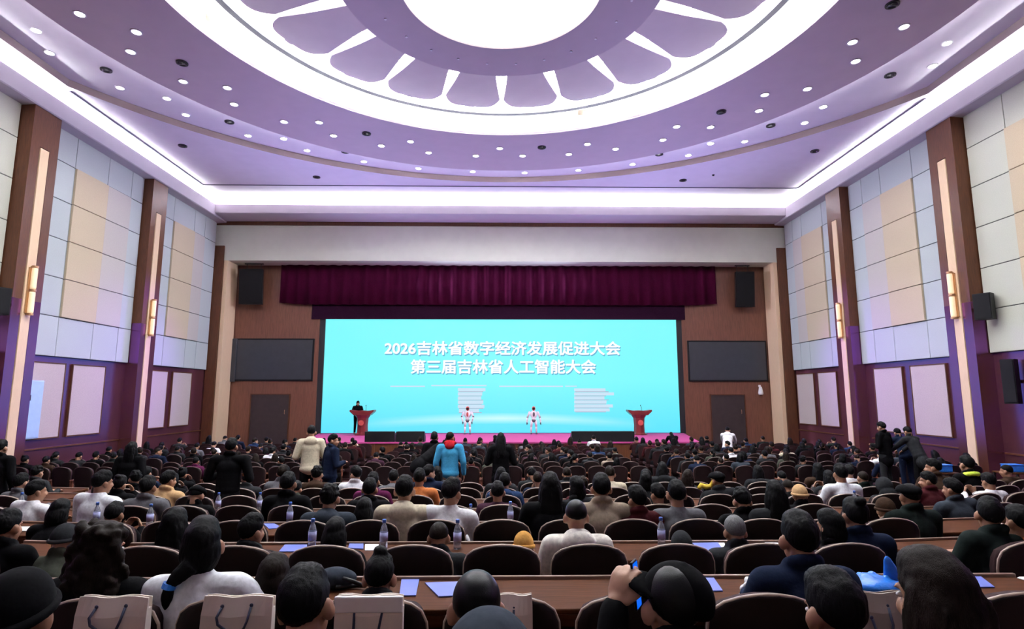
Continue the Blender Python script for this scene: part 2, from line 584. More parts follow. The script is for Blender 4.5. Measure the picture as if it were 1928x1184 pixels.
for p_ in o_.data.polygons:
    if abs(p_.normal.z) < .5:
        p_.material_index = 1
# band ceiling, one sheet over everything with the round recess cut out
bm = B()
N = 96
ring = []
for i in range(N):
    a = 2 * PI * i / N
    c, s = math.cos(a), math.sin(a)
    t = min((W + .0) / abs(c) if abs(c) > 1e-6 else 1e9, ((YH - CY) if s > 0 else (CY - YB)) / abs(s) if abs(s) > 1e-6 else 1e9)
    ring.append((bm.verts.new((CX + 9.12 * c, CY + 9.12 * s, ZC + .25)), bm.verts.new((CX + t * c, CY + t * s, ZC + .25))))
for i in range(N):
    a, b_ = ring[i], ring[(i + 1) % N]
    bm.faces.new((a[0], b_[0], b_[1], a[1]))
struct('ceiling_band', bm, 'ceiling_lilac')
# dropped annulus
bm = B()
lathe(bm, [(8.65, ZC), (12.22, ZC), (12.22, ZC + .10), (8.65, ZC + .10)], CX, CY, 128, closed=True)
struct('ceiling_ring', bm, 'ceiling_mauve')
# white recess: outer trough and raised centre
bm = B()
lathe(bm, [(8.68, ZC + .11), (9.10, ZC + .11), (9.10, ZC + .95), (7.62, ZC + .95), (7.62, ZC + .33), (7.45, ZC + .33), (7.45, ZC + .62), (0.01, ZC + .62)], CX, CY, 128)
struct('ceiling_recess', bm, 'ceiling_white', True)
bm = B(); lathe(bm, [(7.44, ZC + .27), (7.64, ZC + .27), (7.64, ZC + .33), (7.44, ZC + .33)], CX, CY, 128, closed=True); struct('trim_6', bm, 'lip_grey')
# roof slab closing the hall
bm = B(); box(bm, -W - .3, W + .3, YB - .3, 33.2, ZC + 1.2, ZC + 1.4); struct('ceiling_slab', bm, 'wall_paint')


def strip(name, label, bm, m='led_strip'):
    o = obj(name, bm, m)
    tag(o, label, 'light strip')
    return o


# perimeter cornice with its hidden light strip
def cornice_profile(u):
    d = -.74 if u > 1 else -.86
    return [(0, d - .04), (u - .03, d), (u, d + .03), (u, -.28), (u - .06, -.28), (u - .06, -.45), (0, -.50)]


bm = B()
for s in (-1, 1):
    prism(bm, [(s * (W - u), ZC + z) for u, z in cornice_profile(.58)], 'y', YB, YH)
struct('trim_3', bm, 'cornice_paint')
bm = B()
prism(bm, [(YH - u, ZC + z) for u, z in cornice_profile(1.35)], 'x', -W, W)
prism(bm, [(YB + u, ZC + z) for u, z in cornice_profile(.58)], 'x', -W, W)
struct('trim_4', bm, 'cornice_paint')
for s, nm in ((-1, 'left'), (1, 'right')):
    bm = B(); box(bm, *sorted((s * (W - .50), s * (W - .45))), YB + .4, YH - .5, ZC - .33, ZC - .29)
    strip('cove_light', 'white light strip hidden in the cornice along the %s wall' % nm, bm)
bm = B(); box(bm, -W + .6, W - .6, YH - 1.25, YH - 1.19, ZC - .34, ZC - .29)
strip('cove_light', 'white light strip hidden in the cornice over the stage', bm, 'led_front')
# thin dark line of the ceiling moulding
bm = B()
for s in (-1, 1):
    box(bm, *sorted((s * 14.30, s * 14.36)), 18.2, 26.75, ZC - .035, ZC + .02)
box(bm, -14.3, 14.3, 26.75, 26.80, ZC - .03, ZC + .02)
struct('trim_5', bm, 'ceiling_line')
# round light strips
def hoop(r, z, m, label, rr=.022):
    bm = B()
    lathe(bm, [(r - rr, z), (r + rr, z), (r + rr, z + rr), (r - rr, z + rr)], CX, CY, 96, closed=True)
    return strip('cove_light', label, bm, m)


hoop(12.05, ZC + .11, 'led_soft', 'round light strip behind the outer edge of the mauve ceiling ring')
hoop(8.86, ZC + .13, 'led_hot', 'round light strip lighting the white trough inside the mauve ring')
hoop(7.2, ZC + .32, 'led_hot', 'round light strip around the outside of the ceiling petals')
hoop(5.4, ZC + .42, 'led_strip', 'round light strip above the middle of the ceiling petals')

# the rosette: twenty petals, ring, luminous dome
ros = thing('ceiling_rosette', 'round flower-like ceiling rosette of mauve petals around a glowing white dome', 'ceiling rosette', (CX, CY, ZC + .25))
pet_me = None
for i in range(20):
    if pet_me is None:
        bm = B()
        out = []
        r_in, r_o = 3.7, 6.98
        hi, ho = math.radians(5.7), math.radians(8.95)

        def ha(r):
            return hi + (ho - hi) * (r - r_in) / (r_o - r_in)
        for k in range(9):
            r = r_in + (r_o - .55 - r_in) * k / 8
            out.append((r, -ha(r)))
        for k in range(1, 24):
            t = -1 + 2 * k / 24
            r = r_o - .55 * abs(t) ** 5
            if abs(t) < .09:
                r += .05
            out.append((r, t * ha(r_o - .55) * (1 - .0)))
        for k in range(8, -1, -1):
            r = r_in + (r_o - .55 - r_in) * k / 8
            out.append((r, ha(r)))
        prism(bm, [(r * math.cos(a), r * math.sin(a)) for r, a in out], 'z', 0, .04)
        p = obj('petal', bm, 'ceiling_mauve', ros)
        pet_me = p.data
    else:
        p = inst('petal', pet_me, ros)
    p.rotation_euler = (0, 0, math.radians(18 * i + 9 + 90))
bm = B()
lathe(bm, [(2.44, -.62), (3.96, -.55), (3.96, -.40), (3.7, -.30), (2.44, -.30)], 0, 0, 96, closed=True)
obj('inner_ring', bm, 'ceiling_mauve', ros)
bm = B()
lathe(bm, [(2.46, -.58), (2.2, -.52), (1.7, -.44), (1.0, -.38), (.0, -.36)], 0, 0, 64)
obj('dome_diffuser', bm, 'dome_glow', ros, True)
bm = B()
lathe(bm, [(.9, -.40), (.75, -.47), (.4, -.52), (0, -.53)], 0, 0, 48)
obj('dome_lamp', bm, 'dome_warm', ros, True)
for i in range(24):
    a = 2 * PI * (i + .5) / 24
    bm = B()
    lathe(bm, [(0, -.60), (.035, -.60), (.035, -.58)], 3.25 * math.cos(a), 3.25 * math.sin(a), 8)
    obj('spot_lens', bm, 'trim_white', ros)
lamp('dome_light', 'AREA', (CX, CY, ZC - .45), 420, (1, .97, .94), (CX, CY, 0), shape='DISK', size=4.4)

# downlights
DL_RING = [(150, 26), (257, 60), (246, 97), (345, 153), (428, 165), (441, 196), (535, 229), (601, 230), (628, 255), (718, 274), (773, 266), (807, 287), (896, 293), (941, 279),
           (984, 293), (1071, 290), (1106, 271), (1159, 280), (1248, 263), (1274, 238), (1338, 239), (1429, 208), (1440, 178), (1520, 167), (1611, 115), (1605, 79), (1702, 50)]
DL_BAND = [(68, 57), (93, 99), (226, 165), (314, 185), (350, 216), (467, 255), (534, 261), (578, 283), (685, 304), (743, 302), (788, 317), (890, 323), (942, 315), (988, 325),
           (1089, 320), (1136, 305), (1191, 309), (1296, 292), (1338, 270), (1402, 266), (1515, 231), (1550, 201), (1756, 124), (1783, 81)]
bm = B(); lathe(bm, [(.115, -.001), (.15, -.001), (.15, -.02), (.118, -.02)], 0, 0, 24, closed=True)
dl_trim = obj('trim', bm, 'trim_white').data
bm = B(); lathe(bm, [(0, -.012), (.118, -.012), (.118, -.004), (0, -.004)], 0, 0, 24)
dl_lens = obj('lens', bm, 'lens_glow').data
for n in ('trim', 'lens'):
    bpy.data.objects.remove(bpy.data.objects[n])
dl_light = bpy.data.lights.new('beam', 'SPOT')
dl_light.energy = 70 * K_DOWN
dl_light.spot_size = math.radians(110)
dl_light.spot_blend = 0.8
dl_light.shadow_soft_size = 0.1
dl_light.color = (1.0, 0.97, 0.95)


def downlight(p, label, grp):
    t = thing('downlight', label, 'ceiling light', p, 0, grp)
    inst('trim', dl_trim, t)
    inst('lens', dl_lens, t)
    l = bpy.data.objects.new('beam', dl_light)
    COL.objects.link(l)
    l.parent = t
    l.location = (0, 0, -.04)


for nm, lst, z, grp in (('mauve ring', DL_RING, ZC, 'downlights in the mauve ceiling ring'), ('pale band', DL_BAND, ZC + .25, 'downlights in the pale ceiling band')):
    for i, (px, py) in enumerate(sorted(lst)):
        downlight(at_z(px, py, z), 'round white downlight, %s from the left among those in the %s' % (ordinal(i + 1), nm), grp)
# unseen slab and parapet added behind the lens to shade the near rows
bm = B()
box(bm, -W, W, YB, -4.5, HC + 2.3, HC + 2.7)
box(bm, -W, W, -4.65, -4.5, HC + 2.7, HC + 3.5)
struct('wall_added_blocker', bm, 'brown_wood')

# dark adjustable spots in the ceiling
bm = B(); lathe(bm, [(.13, 0), (.17, 0), (.17, -.035), (.13, -.035)], 0, 0, 20, closed=True)
sp_ring = obj('x1', bm, 'fixture_dark').data
bm = B(); lathe(bm, [(0, .02), (.12, .02), (.125, -.06), (.09, -.075), (.085, -.03), (0, -.03)], 0, 0, 20)
sp_barrel = obj('x2', bm, 'fixture_dark').data
bm = B(); lathe(bm, [(0, -.032), (.08, -.032)], 0, 0, 16)
sp_lens = obj('x3', bm, 'trim_white').data
for n in ('x1', 'x2', 'x3'):
    bpy.data.objects.remove(bpy.data.objects[n])
SPOTS = [(200, 131, .25, 'pale band'), (432, 229, .25, 'pale band'), (650, 285, .25, 'pale band'), (849, 311, .25, 'pale band'), (1045, 313, .25, 'pale band'),
         (1241, 290, .25, 'pale band'), (1451, 236, .25, 'pale band'), (1676, 141, .25, 'pale band'),
         (343, 118, 0, 'mauve ring'), (690, 251, 0, 'mauve ring'), (1020, 277, 0, 'mauve ring'), (1358, 210, 0, 'mauve ring'), (1680, 8, 0, 'mauve ring'),
         (344, 274, 0, 'lilac outer ceiling'), (596, 333, 0, 'lilac outer ceiling'), (1286, 339, 0, 'lilac outer ceiling'), (1534, 284, 0, 'lilac outer ceiling')]
cnt = {}
for px, py, dz, nm in SPOTS:
    cnt[nm] = cnt.get(nm, 0) + 1
    t = thing('ceiling_spotlight', 'dark recessed ceiling spotlight, %s from the left in the %s' % (ordinal(cnt[nm]), nm), 'ceiling spotlight', at_z(px, py, ZC + dz), 0, 'dark spotlights in the ceiling')
    inst('ring', sp_ring, t)
    b_ = inst('barrel', sp_barrel, t)
    b_.rotation_euler = (math.radians(20), 0, 0)
    l_ = inst('lens', sp_lens, b_)
for px, py, lb in ((378, 36, 'leftmost'), (575, 154, 'middle'), (1098, 215, 'rightmost')):
    p = at_z(px, py, ZC + .55)
    bm = B()
    box(bm, -.22, .22, -.13, .13, -.12, .12, .02)
    o = obj('cove_projector', bm, 'beige_plastic', None, False, p)
    tag(o, '%s of the three beige boxes in the white ceiling trough' % lb, 'ceiling projector', 'beige boxes in the white trough')
    bm = B(); lathe(bm, [(0, 0), (.07, 0), (.08, .05), (0, .05)], 0, 0, 16)
    l_ = obj('lens', bm, 'lens_glow', o)
    l_.location = (.1, -.14, -.06); l_.rotation_euler = (PI / 2, 0, 0)
bm = B(); lathe(bm, [(0, -.06), (.04, -.055), (.055, -.02), (.06, 0)], 0, 0, 16)
o = obj('smoke_detector', bm, 'fixture_dark', None, True, at_z(1343, 329, ZC))
tag(o, 'small dark smoke detector on the lilac ceiling at right near the stage', 'smoke detector')


# ------------------------------------------------------------------ side walls: pillars, panels, dado
def pillar(s, y0, y1, ztop, prot, ystrip, wstrip, zt, label, sconce_label):
    xw = s * W
    t = thing('wall_pillar', label, 'pillar', (xw, (y0 + y1) / 2, 0))
    ym = (y0 + y1) / 2
    xf = s * (W - prot)
    bm = B()
    # shaft with a shallow vertical recess for the strip
    rec = 0.05
    ys0, ys1 = ystrip - wstrip / 2 - .03, ystrip + wstrip / 2 + .03
    def lx(x):
        return x - xw
    pts = [(0, y0 - ym), (lx(xf), y0 - ym), (lx(xf), ys0 - ym), (lx(xf + s * rec), ys0 - ym), (lx(xf + s * rec), ys1 - ym), (lx(xf), ys1 - ym), (lx(xf), y1 - ym), (0, y1 - ym)]
    prism(bm, pts, 'z', HC + 2.95, zt + .03)
    box(bm, *sorted((0, lx(xf))), y0 - ym, y1 - ym, zt + .03, ztop)
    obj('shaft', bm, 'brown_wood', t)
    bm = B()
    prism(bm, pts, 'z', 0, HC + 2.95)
    obj('shaft_tinted_sheen', bm, 'pillar_violet_sheen', t)  # lower part of the same shaft, its purple light tinted into the sheen
    bm = B()
    box(bm, *sorted((lx(xf + s * rec), lx(xf - s * .015))), ystrip - wstrip / 2 - ym, ystrip + wstrip / 2 - ym, 0, zt, .008)
    obj('light_wood_strip', bm, 'strip_wood', t)['label'] = 'pale wood strip'
    if sconce_label:
        c = thing('wall_sconce', sconce_label, 'wall lamp', (xf - s * .015, ystrip, HC + 3.25))
        bm = B(); box(bm, *sorted((0, -s * .03)), -.10, .10, -.72, .72, .01); obj('back_plate', bm, 'sconce_metal', c)
        for zc_ in (-.38, .38):
            bm = B(); lathe(bm, [(0, zc_ - .34), (.075, zc_ - .33), (.08, zc_ - .28), (.08, zc_ + .28), (.075, zc_ + .33), (0, zc_ + .34)], -s * .12, 0, 20)
            obj('lamp_tube', bm, 'sconce', c, True)
        for zc_ in (-.75, 0, .75):
            bm = B(); lathe(bm, [(0, zc_ - .03), (.09, zc_ - .03), (.09, zc_ + .03), (0, zc_ + .03)], -s * .12, 0, 20)
            box(bm, *sorted((0, -s * .1)), -.03, .03, zc_ - .02, zc_ + .02)
            obj('collar', bm, 'sconce_metal', c)


ZP = ZC - .87
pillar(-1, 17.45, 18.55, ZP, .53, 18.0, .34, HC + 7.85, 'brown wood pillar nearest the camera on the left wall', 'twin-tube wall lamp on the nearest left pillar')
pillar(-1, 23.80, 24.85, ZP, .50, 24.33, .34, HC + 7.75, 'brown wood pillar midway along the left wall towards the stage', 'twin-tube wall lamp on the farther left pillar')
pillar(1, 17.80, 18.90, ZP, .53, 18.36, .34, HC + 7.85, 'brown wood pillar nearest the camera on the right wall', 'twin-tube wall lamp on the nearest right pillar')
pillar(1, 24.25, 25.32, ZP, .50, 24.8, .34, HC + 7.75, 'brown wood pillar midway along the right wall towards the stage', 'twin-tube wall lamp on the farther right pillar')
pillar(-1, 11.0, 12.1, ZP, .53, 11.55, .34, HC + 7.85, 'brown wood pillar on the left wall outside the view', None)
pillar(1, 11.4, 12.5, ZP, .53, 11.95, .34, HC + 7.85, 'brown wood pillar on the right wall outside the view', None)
# low pilasters at the corners of the stage opening
for s, nm in ((-1, 'left'), (1, 'right')):
    t = thing('stage_pilaster', 'narrow brown pilaster with pale inner strip at the %s stage corner' % nm, 'pilaster', (s * 15.0, YH, 0))
    bm = B(); box(bm, -.26, .26, -.10, 1.2, 0, hb - .01); box(bm, -.26, .26, -.10, -.01, hb - .01, HC + 7.88); obj('shaft', bm, 'brown_wood', t)
    bm = B(); box(bm, *sorted((-s * .27, -s * .47)), -.02, 1.2, 0, hb, .01); obj('light_wood_strip', bm, 'strip_wood', t)['label'] = 'pale wood strip'


def acoustic(s, y0, y1, tan, pink, label, field='fabric_grey', grid=(1.32, 2.67, 4.0, 5.33, 6.67, 8.0, 9.25)):
    """grey padded field of tiles, a raised tan block and a pinker one beside it"""
    ym = (y0 + y1) / 2
    t = thing('acoustic_panel', label, 'acoustic panel', (s * (W - .02), ym, HC), 0, 'fabric wall panels')
    g = .012
    cols = sorted({y0, tan[0], tan[1], pink[0], pink[1], y1})
    cols = [c for i, c in enumerate(cols) if i == 0 or c - cols[i - 1] > .05]
    bm = B()
    for a, b_ in zip(cols, cols[1:]):
        for z0, z1 in zip(grid, grid[1:]):
            box(bm, *sorted((0, -s * .10)), a + g - ym, b_ - g - ym, z0 + g, z1 - g, .012)
    obj('fabric_field', bm, field, t)
    bm = B(); box(bm, *sorted((0, -s * .075)), y0 - ym, y1 - ym, grid[0], grid[-1])
    obj('backing', bm, 'panel_gap', t)
    for nm, (a, b_), m, th in (('tan_block', tan, 'fabric_tan', .17), ('pink_block', pink, 'fabric_pink', .145)):
        bm = B()
        for z0, z1 in zip(grid[1:5], grid[2:6]):
            box(bm, *sorted((-s * .09, -s * th)), a + g - ym, b_ - g - ym, z0 + g, z1 - g, .012)
        obj(nm, bm, m, t)


acoustic(-1, 18.57, 23.78, (19.9, 21.6), (21.6, 23.0), 'grey fabric wall panel with tan block between the two left pillars')
acoustic(-1, 24.87, 30.05, (26.1, 27.9), (27.9, 28.9), 'grey fabric wall panel with tan block beside the stage on the left')
acoustic(1, 18.92, 24.23, (20.3, 22.1), (22.1, 23.3), 'grey fabric wall panel with tan block between the two right pillars')
acoustic(1, 25.34, 30.05, (26.4, 28.3), (28.3, 29.2), 'grey fabric wall panel with tan block beside the stage on the right')
acoustic(1, 12.52, 17.78, (13.8, 16.3), (12.8, 13.8), 'warm-lit grey fabric wall panel at the right edge of the photo', 'fabric_grey_warm_lit')
acoustic(-1, 12.12, 17.43, (13.4, 15.9), (12.4, 13.4), 'warm-lit grey fabric wall panel at the left edge of the photo', 'fabric_grey_warm_lit')

DADO = [(-1, 18.8, 20.5, 'pale dado panel nearest the front pillar on the left wall'), (-1, 20.9, 22.55, 'second pale dado panel beyond the front pillar on the left wall'),
        (-1, 25.2, 26.75, 'pale dado panel just beyond the farther left pillar'), (-1, 27.2, 28.8, 'pale dado panel on the left wall closest to the stage'),
        (1, 19.75, 21.45, 'pale dado panel nearest the front pillar on the right wall'), (1, 21.95, 23.6, 'second pale dado panel beyond the front pillar on the right wall'),
        (1, 26.35, 27.85, 'pale dado panel just beyond the farther right pillar'), (1, 28.3, 29.9, 'pale dado panel on the right wall closest to the stage')]
for s, a, b_, lb in DADO:
    t = thing('dado_panel', lb, 'wall panel', (s * W, (a + b_) / 2, HC), 0, 'pale panels low on the side walls')
    h = (b_ - a) / 2
    bm = B(); box(bm, *sorted((0, -s * .06)), -h, h, -1.38, 1.08, .01); obj('fabric', bm, 'dado_fabric', t)
    bm = B()
    for q in (-h - .04, h):
        box(bm, *sorted((0, -s * .07)), q, q + .04, -1.42, 1.12)
    for z in (-1.42, 1.08):
        box(bm, *sorted((0, -s * .07)), -h, h, z, z + .04)
    obj('frame', bm, 'brown_wood', t)
bm = B()
for s in (-1, 1):
    for a, b_ in ((18.57, 23.78), (24.87, 30.1), (12.2, 17.4)):
        box(bm, *sorted((s * W, s * (W - .04))), a + .35 * (s > 0), b_ + .35 * (s > 0) * (a < 24), HC - 1.75, HC - 1.70)
struct('baseboard_sides', bm, 'brown_wood')
# pale blue box on the left dado
p = at_y(73, 780, 19.0)
t = thing('wall_cabinet', 'pale blue metal wall cabinet overlapping the nearest left dado panel', 'wall cabinet', (-W + .08, 19.15, HC - .25))
bm = B(); box(bm, 0, .12, -.33, .33, -1.12, .75, .02); obj('body', bm, 'cabinet_blue', t)
bm = B(); box(bm, .12, .135, -.29, .29, -1.08, .71, .005); obj('door', bm, 'cabinet_blue', t)
bm = B(); box(bm, .135, .16, -.26, -.20, .10, .28, .005); obj('handle', bm, 'black_plastic', t)

# ------------------------------------------------------------------ stage furniture
# valance
pv0, pv1 = at_y(530, 500, 31.25), at_y(1350, 575, 31.25)
t = thing('stage_valance', 'dark maroon pleated valance hanging over the big screen', 'curtain', (0, 31.25, pv1.z))
bm = B()
n = 220
top, bot = hb + .3 - pv1.z, 0.0
vs = []
for i in range(n + 1):
    x = pv0.x + (pv1.x - pv0.x) * i / n
    y = .06 * math.sin(i * 2 * PI / 5.5) + .02 * math.sin(i * .7)
    sag = .10 * min(1, min(i, n - i) / 12)
    vs.append((bm.verts.new((x, y, top)), bm.verts.new((x, y * 1.3, bot - sag + .1)), bm.verts.new((x, y * 1.3 + .05, bot - sag + .1)), bm.verts.new((x, y + .05, top))))
for a, b_ in zip(vs, vs[1:]):
    for q in range(4):
        r = (q + 1) % 4
        bm.faces.new((a[q], b_[q], b_[r], a[r]))
bm.faces.new(vs[0]); bm.faces.new(vs[-1][::-1])
bmesh.ops.recalc_face_normals(bm, faces=bm.faces[:])
obj('cloth', bm, 'velvet', t, True)
bm = B(); box(bm, pv0.x, pv1.x, .09, .13, top - .12, top + .05); obj('rail', bm, 'black_metal', t)
# darker backing strip right above the screen
fr0, fr1 = at_y(600, 573, 31.6), at_y(1287, 822, 31.6)
bm = B(); box(bm, fr0.x - .3, fr1.x + .3, 31.43, 31.47, at_y(900, 601, 31.4).z, at_y(900, 560, 31.4).z)
o = obj('stage_border', bm, 'velvet_dark'); tag(o, 'dark purple border cloth strip between the valance and the screen', 'curtain')

# the LED screen
YL = 31.6
s00, s11 = at_y(612, 600, YL), at_y(1281, 817, YL)
s0 = Vector((s00.x + .05, YL, at_y(946, 817, YL).z)); s1 = Vector((s11.x, YL, s00.z))
t = thing('led_screen', 'huge bright cyan video screen at the back of the stage', 'screen', ((s0.x + s1.x) / 2, YL, .92))
ox, oz = (s0.x + s1.x) / 2, .92
wd, hg = (s1.x - s0.x) / 2, s1.z - .94
bm = B(); box(bm, -wd, wd, 0, .12, .02, hg); obj('display', bm, 'screen_cyan', t)
bm = B()
box(bm, -wd - .33, -wd, -.08, .2, 0, hg + .55); box(bm, wd, wd + .33, -.08, .2, 0, hg + .55); box(bm, -wd, wd, -.08, .2, hg, hg + .55)
obj('frame', bm, 'frame_black', t)


def text_mesh(body, size, bold=0.0):
    """heavy lettering: the plain glyphs repeated with tiny shifts so that every stroke grows thicker"""
    c = bpy.data.curves.new('txt', 'FONT')
    c.body = body
    c.size = size
    c.align_x = 'CENTER'
    c.align_y = 'CENTER'
    o = bpy.data.objects.new('txt', c)
    COL.objects.link(o)
    dg = bpy.context.evaluated_depsgraph_get()
    dg.update()
    m0 = bpy.data.meshes.new_from_object(o.evaluated_get(dg))
    bpy.data.objects.remove(o)
    bm = B()
    for i in range(9):
        a = 2 * PI * i / 8
        dx, dy = (0, 0) if i == 8 else (bold * math.cos(a), bold * math.sin(a))
        n0 = len(bm.verts)
        bm.from_mesh(m0)
        bm.verts.ensure_lookup_table()
        bmesh.ops.translate(bm, vec=(dx, dy, i * .0004), verts=bm.verts[n0:])
    me = bpy.data.meshes.new('lettering')
    bm.to_mesh(me)
    bm.free()
    return me


def put_text(body, px0, px1, pyc, hpx, name):
    me = text_mesh(body, 1.0, .028)
    xs = [v.co.x for v in me.vertices]; ys = [v.co.y for v in me.vertices]
    a, b_ = at_y(px0, pyc, YL), at_y(px1, pyc, YL)
    hh = hpx / FPX * YL
    sx = (b_.x - a.x) / (max(xs) - min(xs))
    sy = hh / (max(ys) - min(ys))
    mx, my = (max(xs) + min(xs)) / 2, (max(ys) + min(ys)) / 2
    for v in me.vertices:
        v.co = Vector(((v.co.x - mx) * sx, -v.co.z, (v.co.y - my) * sy))
    for nm, m, dx, dy, dz in ((name, 'text_white', 0, -.022, 0), (name + '_shadow', 'text_shade', .04, -.010, -.06)):
        q = me if nm == name else me.copy()
        q.materials.clear()
        q.materials.append(MAT[m])
        o = bpy.data.objects.new(nm, q)
        COL.objects.link(o)
        o.parent = t
        o.location = ((a.x + b_.x) / 2 - ox + dx, dy, a.z - oz + dz)


put_text('2026吉林省数字经济发展促进大会', 724, 1168, 655, 27, 'title_lettering')
put_text('第三届吉林省人工智能大会', 773, 1122, 690, 27, 'subtitle_lettering')


def srect(bm, x0, x1, y0, y1, dy=-.012):
    a, b_ = at_y(x0, y0, YL), at_y(x1, y1, YL)
    box(bm, a.x - ox, b_.x - ox, dy, -.002, b_.z - oz, a.z - oz)


bm = B()
srect(bm, 735, 800, 726, 728.5); srect(bm, 812, 916, 724.5, 727); srect(bm, 940, 1060, 726, 728.5); srect(bm, 1064, 1086, 726, 728)
for i, (a, b_) in enumerate(((862, 914), (862, 908), (862, 906), (862, 910), (862, 912), (864, 902))):
    srect(bm, a, b_, 730.5 + i * 7.9, 736.5 + i * 7.9)
for i, (a, b_) in enumerate(((1081, 1140), (1081, 1156), (1081, 1138), (1081, 1142), (1081, 1154), (1081, 1148))):
    srect(bm, a, b_, 731 + i * 7.6, 736.6 + i * 7.6)
obj('list_bars', bm, 'list_pale', t)['label'] = 'pale rows of small list lettering'
for x0_, x1_, st_, p0_, sh_ in ((864, 910, 7.9, 736.8, 3), (1083, 1146, 7.6, 737.0, 5)):
    bm = B()
    for i in range(6):
        srect(bm, x0_, x1_ - sh_ * (i % 2), p0_ + i * st_, p0_ + 1.0 + i * st_)
    obj('list_rules', bm, 'list_red', t)['label'] = 'thin reddish lines under the list rows'

# side screens
for a, b_, c, d, nm in ((432, 588, 637, 717, 'left'), (1294, 1447, 641, 718, 'right')):
    p, q = at_y(a, c, YS - .1), at_y(b_, d, YS - .1)
    t2 = thing('side_screen', 'dark switched-off screen on the brown wall %s of the stage' % nm, 'screen', ((p.x + q.x) / 2, YS, (p.z + q.z) / 2))
    hw, hh = (q.x - p.x) / 2, (p.z - q.z) / 2
    bm = B(); box(bm, -hw, hw, -.10, 0, -hh, hh, .015); obj('frame', bm, 'black_plastic', t2)
    bm = B(); box(bm, -hw + .08, hw - .08, -.112, -.10, -hh + .08, hh - .08); obj('display', bm, 'screen_dark', t2)
    if nm == 'left':
        bm = B(); box(bm, -hw, -hw + .45, -.2, -.112, -hh - .05, hh - .02, .02); obj('end_panel', bm, 'screen_dark', t2)


def loudspeaker(p, w_, d_, h_, label, facing, tilt=0.0, bracket='top'):
    t2 = thing('loudspeaker', label, 'loudspeaker', p, facing)
    R = Matrix.Rotation(tilt, 4, 'X')
    pts = [(-w_ / 2, -d_ * .5), (w_ / 2, -d_ * .5), (w_ * .36, d_ * .5), (-w_ * .36, d_ * .5)]
    bm = B(); prism(bm, pts, 'z', -h_ / 2, h_ / 2); bmesh.ops.transform(bm, matrix=R, verts=bm.verts[:])
    obj('cabinet', bm, 'black_plastic', t2)
    bm = B(); box(bm, -w_ * .46, w_ * .46, -d_ * .5 - .02, -d_ * .5, -h_ * .47, h_ * .47, .008, R); obj('grille', bm, 'speaker_grille', t2)
    bm = B()
    if bracket == 'top':
        for xx in (-w_ * .3, w_ * .3):
            tube(bm, [(xx, 0, h_ / 2 - .02), (xx, .0, hb - p[2] + .004)], .015, 6)
        box(bm, -w_ * .4, w_ * .4, -.03, .03, hb - p[2] - .04, hb - p[2] + .004)
    else:
        box(bm, -.05, .05, d_ * .45, d_ * .5 + .25, -.05, .05)
        box(bm, -.1, .1, d_ * .5 + .22, d_ * .5 + .26, -.15, .15)
    obj('bracket', bm, 'black_metal', t2)


for a, b_, c, d, nm in ((457, 497, 508, 573, 'left'), (1380, 1418, 513, 578, 'right')):
    p, q = at_y(a, c, 31.0), at_y(b_, d, 31.0)
    loudspeaker(((p.x + q.x) / 2, 30.95, (p.z + q.z) / 2), q.x - p.x, .55, p.z - q.z, 'black loudspeaker hanging high in the %s corner of the stage' % nm, 0, math.radians(6))
q = at_y(1847, 573, 17.0)
loudspeaker((14.85, 17.35, HC + 2.72), .48, .36, .80, 'black loudspeaker on a bracket beside the nearest right pillar', -1.15, 0, 'side')
loudspeaker((15.0, 16.9, HC + .42), .36, .30, 1.30, 'tall black column loudspeaker low on the right wall', -1.25, 0, 'side')
loudspeaker((-14.8, 17.0, HC + 2.75), .48, .36, .80, 'black loudspeaker at the left edge beside the nearest left pillar', 1.15, 0, 'side')
p = at_y(1430, 735, YS)
t2 = thing('security_camera', 'small white security camera on the brown wall right of the stage', 'security camera', (p.x, YS, p.z))
bm = B(); box(bm, -.06, .06, -.06, 0, .18, .30, .01); obj('mount', bm, 'robot_white', t2)
bm = B(); lathe(bm, [(0, .2), (.07, .2), (.13, -.12), (.13, -.2), (.09, -.24), (0, -.24)], 0, -.14, 20); obj('housing', bm, 'robot_white', t2, True)
bm = B(); ell(bm, (0, -.14, -.22), (.075, .075, .06)); obj('lens', bm, 'black_plastic', t2, True)


def podium(x, y, label):
    t2 = thing('podium', label, 'podium', (x, y, .92), 0, 'red podiums on stage')
    bm = B()
    lathe(bm, [(0, 0), (.42, 0), (.42, .05), (.36, .06), (.29, .12), (.27, .5), (.30, .85), (.42, 1.02), (0, 1.02)], 0, 0, 8)
    obj('column', bm, 'podium_red', t2)
    bm = B()
    prism(bm, [(-.62, 1.20), (-.40, 1.0), (.40, 1.0), (.62, 1.20), (.60, 1.27), (.30, 1.22), (0, 1.24), (-.30, 1.22), (-.60, 1.27)], 'y', -.30, .28)
    obj('desk_top', bm, 'podium_red', t2)
    bm = B(); tube(bm, [(.15, 0, 1.22), (.15, .02, 1.38), (.12, .10, 1.48)], .01, 6); ell(bm, (.12, .12, 1.49), (.025, .035, .025)); obj('microphone', bm, 'black_metal', t2)
    bm = B(); lathe(bm, [(0, .0), (.14, 0), (.14, .03), (0, .03)], 0, 0, 20)
    o = obj('emblem', bm, 'robot_red', t2); o.location = (0, -.31, .62); o.rotation_euler = (PI / 2, 0, 0)


pa, pb = at_y(682, 815, 30.3), at_y(1204, 815, 30.3)
podium(pa.x, 30.3, 'dark red podium with a speaker behind it on the left of stage')
podium(pb.x, 30.3, 'dark red podium standing empty on the right of the stage')

